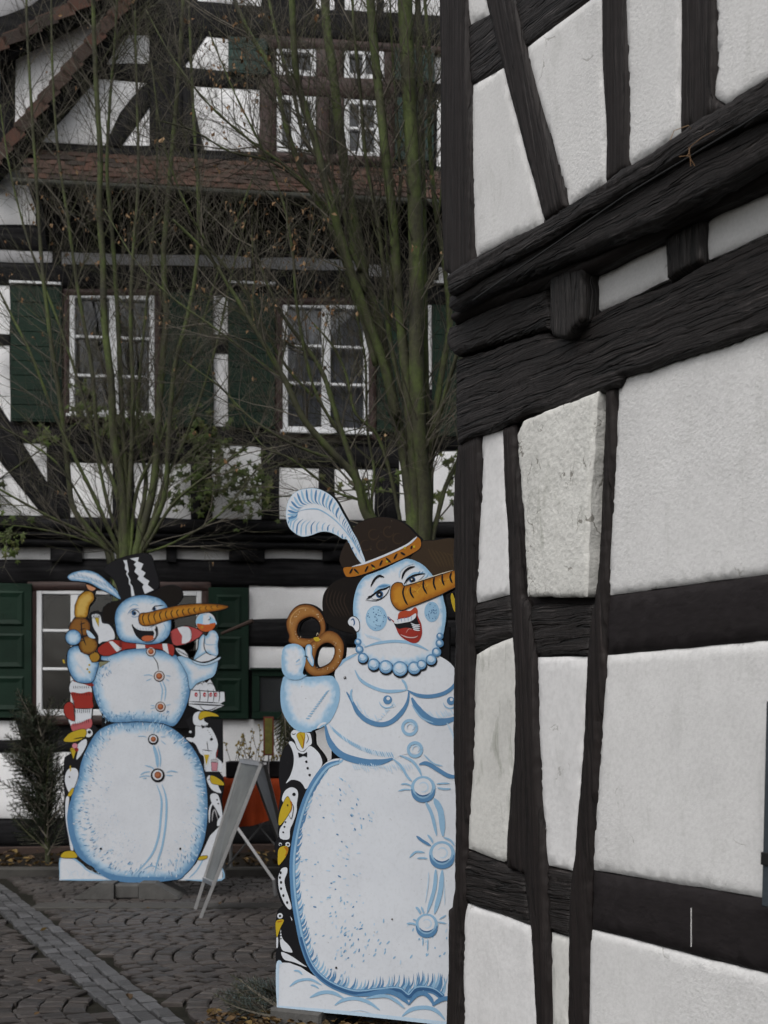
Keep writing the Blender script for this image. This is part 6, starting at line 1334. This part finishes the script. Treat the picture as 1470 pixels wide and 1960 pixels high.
T1 = [([(240,1050),(233,933),(217,833),(213,733),(200,617),(197,500),(190,400),(192,300),(185,180),(180,60),(178,-60)], 20, 8),
 ([(262,1050),(293,933),(303,800),(310,700),(318,600),(313,500),(320,400),(330,280),(342,140),(350,0),(352,-60)], 19, 6),
 ([(205,1050),(167,1010),(140,970),(130,900),(117,783),(97,650),(80,500),(70,350),(60,200),(52,60),(50,-40)], 15, 4),
 ([(225,1050),(207,1010),(180,950),(147,883),(100,783),(60,680),(20,600),(-20,520)], 11, 4),
 ([(215,1060),(160,1020),(83,983),(0,937),(-60,905)], 9, 4), ([(262,1045),(267,1000),(280,917),(263,833),(267,733),(277,620),(290,480),(300,350),(300,200)], 11, 4),
 ([(270,1050),(290,1000),(317,917),(350,850),(387,750),(417,650),(440,540),(470,420)], 10, 4), ([(275,1055),(290,1030),(340,955),(433,885),(490,840),(540,800)], 9, 3),
 ([(270,1050),(300,990),(317,933),(325,800),(335,700),(360,600),(377,500),(380,380),(372,250),(365,100),(360,-40)], 14, 5), ([(232,1050),(225,950),(190,850),(175,700),(150,560),(130,420),(110,280),(100,120),(98,-40)], 12, 4),
 ([(245,1050),(240,900),(232,760),(225,600),(215,450),(205,330),(210,200),(220,80),(225,-40)], 14, 4), ([(225,1060),(185,1010),(120,900),(60,850),(-30,800)], 8, 3), ([(250,1050),(262,940),(300,860),(330,780),(370,680),(405,560),(450,430),(500,300)], 10, 3),
 ([(270,1060),(330,1040),(420,985),(490,900),(540,850)], 7, 2.5), ([(215,1055),(150,1030),(60,1010),(-40,1000)], 6, 2.5), ([(240,1040),(250,900),(255,760),(250,620),(255,480),(265,340),(262,180),(258,20)], 12, 4), ([(235,1050),(205,960),(170,800),(120,640),(60,480),(20,330),(0,200)], 10, 3)]
tree('multi stemmed tree with mossy green stems fanning up behind the small snowman', (at(240, 1000, d1).x, d1, at(240, 1110, d1).z), T1, d1, 3, lambda u, v: .015+.30*blob(u, v, 60, 430, 120, 90)+.5*blob(u, v, 240, 430, 70, 60)+.10*blob(u, v, 200, 600, 200, 60), 10)
d2 = 8.5
T2 = [([(788,1040),(785,960),(770,850),(745,733),(725,620),(700,540),(688,470),(668,370),(650,250),(636,130),(625,50),(620,-60)], 27, 20),
 ([(796,1040),(795,950),(788,850),(775,700),(765,600),(758,500),(750,400),(738,300),(728,200),(715,80),(705,-60)], 24, 19),
 ([(812,1040),(812,950),(803,850),(797,700),(797,550),(795,430),(791,330),(784,200),(778,80),(772,-60)], 35, 32),
 ([(818,1040),(822,900),(815,760),(812,600),(810,433),(806,233),(803,100),(797,-60)], 20, 13),
 ([(815,1030),(822,900),(832,800),(848,700),(860,620),(852,520),(838,430),(828,350),(822,250),(824,150),(818,60),(808,-60)], 17, 7),
 ([(790,1035),(740,1020),(700,985),(680,915),(630,860),(580,800),(545,727),(500,650),(450,567),(400,490),(330,420)], 22, 5),
 ([(785,1035),(720,1000),(697,950),(672,880),(645,800),(620,720),(590,670),(545,610),(510,540),(480,450)], 17, 5),
 ([(780,1040),(715,985),(716,900),(703,820),(700,700),(690,640),(672,560),(640,500)], 8, 4), ([(765,990),(745,900),(720,830),(680,790),(662,715),(635,660),(600,620)], 10, 4),
 ([(760,800),(735,700),(700,600),(672,520),(645,430),(620,340),(600,260),(578,190),(565,120),(556,-60)], 22, 13), ([(720,700),(680,560),(633,433),(580,333),(547,240),(523,140),(470,50),(430,-50)], 16, 9),
 ([(700,560),(665,430),(630,330),(585,270),(562,180),(530,70),(505,-50)], 14, 7), ([(770,760),(745,640),(735,520),(722,420),(700,300),(690,180),(678,60),(672,-60)], 12, 6), ([(825,870),(845,780),(868,700),(885,640),(900,560)], 13, 6), ([(830,1020),(850,940),(868,900),(890,850),(920,800)], 12, 7),
 ([(822,800),(800,700),(772,640),(760,590),(742,500),(737,400)], 9, 4), ([(650,830),(600,740),(570,600),(560,480),(540,380),(500,280),(450,180),(400,60)], 9, 3), ([(600,760),(540,690),(470,560),(400,470),(350,380),(310,260),(290,120)], 8, 3),
 ([(560,740),(480,680),(400,620),(330,570),(260,500),(200,400)], 7, 2.5), ([(690,520),(640,420),(560,330),(480,270),(400,200),(330,110),(280,20)], 9, 3), ([(648,420),(590,360),(520,310),(440,290),(370,250),(300,230)], 7, 2.5), ([(640,880),(560,850),(480,800),(420,740),(350,690)], 8, 3), ([(705,960),(640,940),(560,880),(500,850),(440,760)], 8, 3),
 ([(745,640),(750,500),(765,380),(762,250),(752,120),(745,-40)], 9, 4), ([(836,430),(850,330),(858,200),(860,60)], 7, 3)]
tree('tall multi stemmed tree with thick mossy stems behind the snow woman', (at(800, 1000, d2).x, d2, at(800, 1110, d2).z), T2, d2, 5, lambda u, v: .02+.55*blob(u, v, 530, 440, 90, 120)+.45*blob(u, v, 430, 160, 60, 110)+.2*blob(u, v, 560, 640, 60, 100)+.3*blob(u, v, 590, 600, 40, 50)+.2*blob(u, v, 640, 950, 60, 40), 11)
# single yellow leaves hanging in front
for x, y, s, dd, c in ((517,757,.045,7.6,'yellow leaf hanging left of the middle window'),(646,886,.05,7.4,'yellow leaf hanging above the white feather')):
    pass
# ================================================ CREEPER, FIR, SPRUCE, HANGING GREEN
cr = thing('creeper', 'leafy green creeper hanging below the upper windows of the far house', 'climbing plant', FP.w(-1.8, 3.4, .3), 0)
rc = random.Random(11); lm = MB(); vn = MB()
def leaf(mb, c, s, rnd):
    n = Vector((rnd.gauss(0, .4), -1, rnd.gauss(.2, .4))).normalized(); a = n.cross(Vector((0, 0, 1))).normalized(); b = n.cross(a); th = rnd.uniform(0, 6.28); e1 = a*math.cos(th)+b*math.sin(th); e2 = n.cross(e1)
    pr = [(0, -.15), (.38, -.5), (.3, -.12), (.6, .1), (.25, .2), (.12, .62), (-.12, .3), (-.5, .25), (-.3, -.05), (-.45, -.4)]
    mb.add([c+n*s*.12]+[c+(e1*x+e2*y)*s for x, y in pr], [(0, 1+i, 1+(i+1) % 10) for i in range(10)])
for cx_, cy_, rx, ry, n in ((255,815,60,28,80),(385,850,42,55,110),(395,930,40,45,70),(460,905,60,40,70),(480,960,40,35,50),(335,930,30,30,25),(80,835,22,16,16),(15,1035,26,28,30),(-20,930,30,40,30),(160,790,30,14,20),(150,745,20,10,8),(865,900,22,40,30),(700,930,60,20,26),(840,960,30,20,14)):
    for _ in range(n):
        p = at(cx_+rc.gauss(0, rx*.6), cy_+rc.gauss(0, ry*.6), 12.55+rc.uniform(-.12, .12)+(cx_-200)*.0004); leaf(lm, p, rc.uniform(.05, .095), rc)
lm.build('creeper_leaves', M['leafgreen'], cr, stuff=True)
for a in (((-20,930),(80,860),(160,800),(255,818),(330,840),(385,850),(395,930)), ((385,850),(460,905),(500,970)), ((395,930),(450,960),(540,950),(700,935),(840,955),(870,880)), ((15,1035),(40,980),(-20,930))): vn.tube([at(x, y, 12.6) for x, y in a], .007, 5)
vn.build('vine_stem', M['bark'], cr)
def conifer_bough(br, nd, P, L, dirv, rnd, s=.020, dens=1.0, w=.0016):
    n = 10; pts = [P]; d = dirv.normalized(); p = P
    for i in range(n): d = (d+Vector((rnd.gauss(0, .05), rnd.gauss(0, .05), .03))).normalized(); p = p+d*L/n; pts.append(p)
    br.tube(pts, [.006*(1-.8*i/n)+.001 for i in range(n+1)], 4, cap=False)
    def needle(a, b):
        L_ = (b-a).length; k = int(L_/.0045*dens); t = (b-a).normalized()
        for i in range(k):
            c = a+(b-a)*(i/k); s_ = t.cross(Vector((rnd.gauss(0, 1), rnd.gauss(0, 1), rnd.gauss(0, 1)))).normalized(); e = (t*.6+s_).normalized()*s*rnd.uniform(.7, 1.2); q = e.cross(t).normalized()*w
            nd.add([c-q, c+q, c+e], [(0, 1, 2)])
    for i in range(2, n):
        t = (pts[i]-pts[i-1]).normalized()
        if rnd.random() < .9:
            for sg in (-1, 1):
                sd_ = t.cross(Vector((rnd.gauss(0, .4), 1, rnd.gauss(0, .4)))).normalized()*sg; l2 = L*.42*(1.1-i/n)*rnd.uniform(.7, 1.2); e = pts[i]+(t*.75+sd_*.7).normalized()*l2
                br.tube([pts[i], e], [.0025, .001], 3, cap=False); needle(pts[i], e)
    needle(pts[1], pts[-1])
fir = thing('fir_shrub', 'dark green fir shrub leaning left of the small snowman board', 'shrub', gp(95, 1665))
rf_ = random.Random(21); br = MB(); nd = MB(); fb_ = gp(95, 1665); fy = 10.7
trunk = MB().tube([at(92, 1650, fy), at(88, 1560, fy), at(84, 1470, fy), at(75, 1400, fy)], [.022, .018, .012, .006], 7); trunk.build('trunk', M['bark'], fir)
for i in range(120):
    t = rf_.random(); p = at(92-14*t, 1640-250*t, fy+rf_.uniform(-.1, .1)); a = math.radians(rf_.choice([rf_.uniform(100, 165), rf_.uniform(80, 150), rf_.uniform(40, 85)])); L_ = rf_.uniform(.22, .5)*(1-.2*t)
    conifer_bough(br, nd, p, L_, Vector((math.cos(a), rf_.uniform(-.5, .4), math.sin(a))), rf_, s=.026, w=.0028)
br.build('branches', M['twig'], fir, stuff=True); nd.build('needles', M['needles'], fir, stuff=True)
bs_ = thing('blue_spruce_sprig', 'low blue grey spruce sprig on the cobbles at the foot of the snow woman board', 'shrub', gp(490, 1935))
br = MB(); nd = MB(); rb = random.Random(8)
for i in range(26):
    p = gp(rb.uniform(500, 560), rb.uniform(1915, 1965)); p.z = .03; a = rb.uniform(2.2, 4.2); conifer_bough(br, nd, p, rb.uniform(.12, .28), Vector((math.cos(a), math.sin(a)*.5-.1, rb.uniform(.0, .35))), rb, s=.014, dens=1.6, w=.0011)
br.build('branches', M['twig'], bs_, stuff=True); nd.build('needles', M['needles_blue'], bs_, stuff=True)
hg = thing('hanging_evergreen', 'thin green cypress sprays hanging beside the snow woman arm', 'plant', at(552, 1360, 7.5))
br = MB(); nd = MB()
for i in range(14):
    x = rb.uniform(538, 562); p = at(x, 1362+rb.uniform(-12, 10), 7.5); conifer_bough(br, nd, p, rb.uniform(.18, .30), Vector((rb.uniform(-.12, .12), rb.uniform(-.2, .2), -1)), rb, s=.012, dens=1.2)
br.build('branches', M['twig'], hg, stuff=True); nd.build('needles', island('cypress_green', [(.03,.05,.015),(.05,.07,.02),(.02,.035,.012)], .6), hg, stuff=True)
# leaf litter at the foot of the boards and the near house corner
def l2():
    return ((random.uniform(-.75, .55), 5.78-random.random()*1.1, .012+random.random()*.03), 0)
leaf_litter('leaf_heap', l2, 1500, (.02, .05), M['litter'], 'brown leaf litter heaped under the snow woman board at the bottom edge')
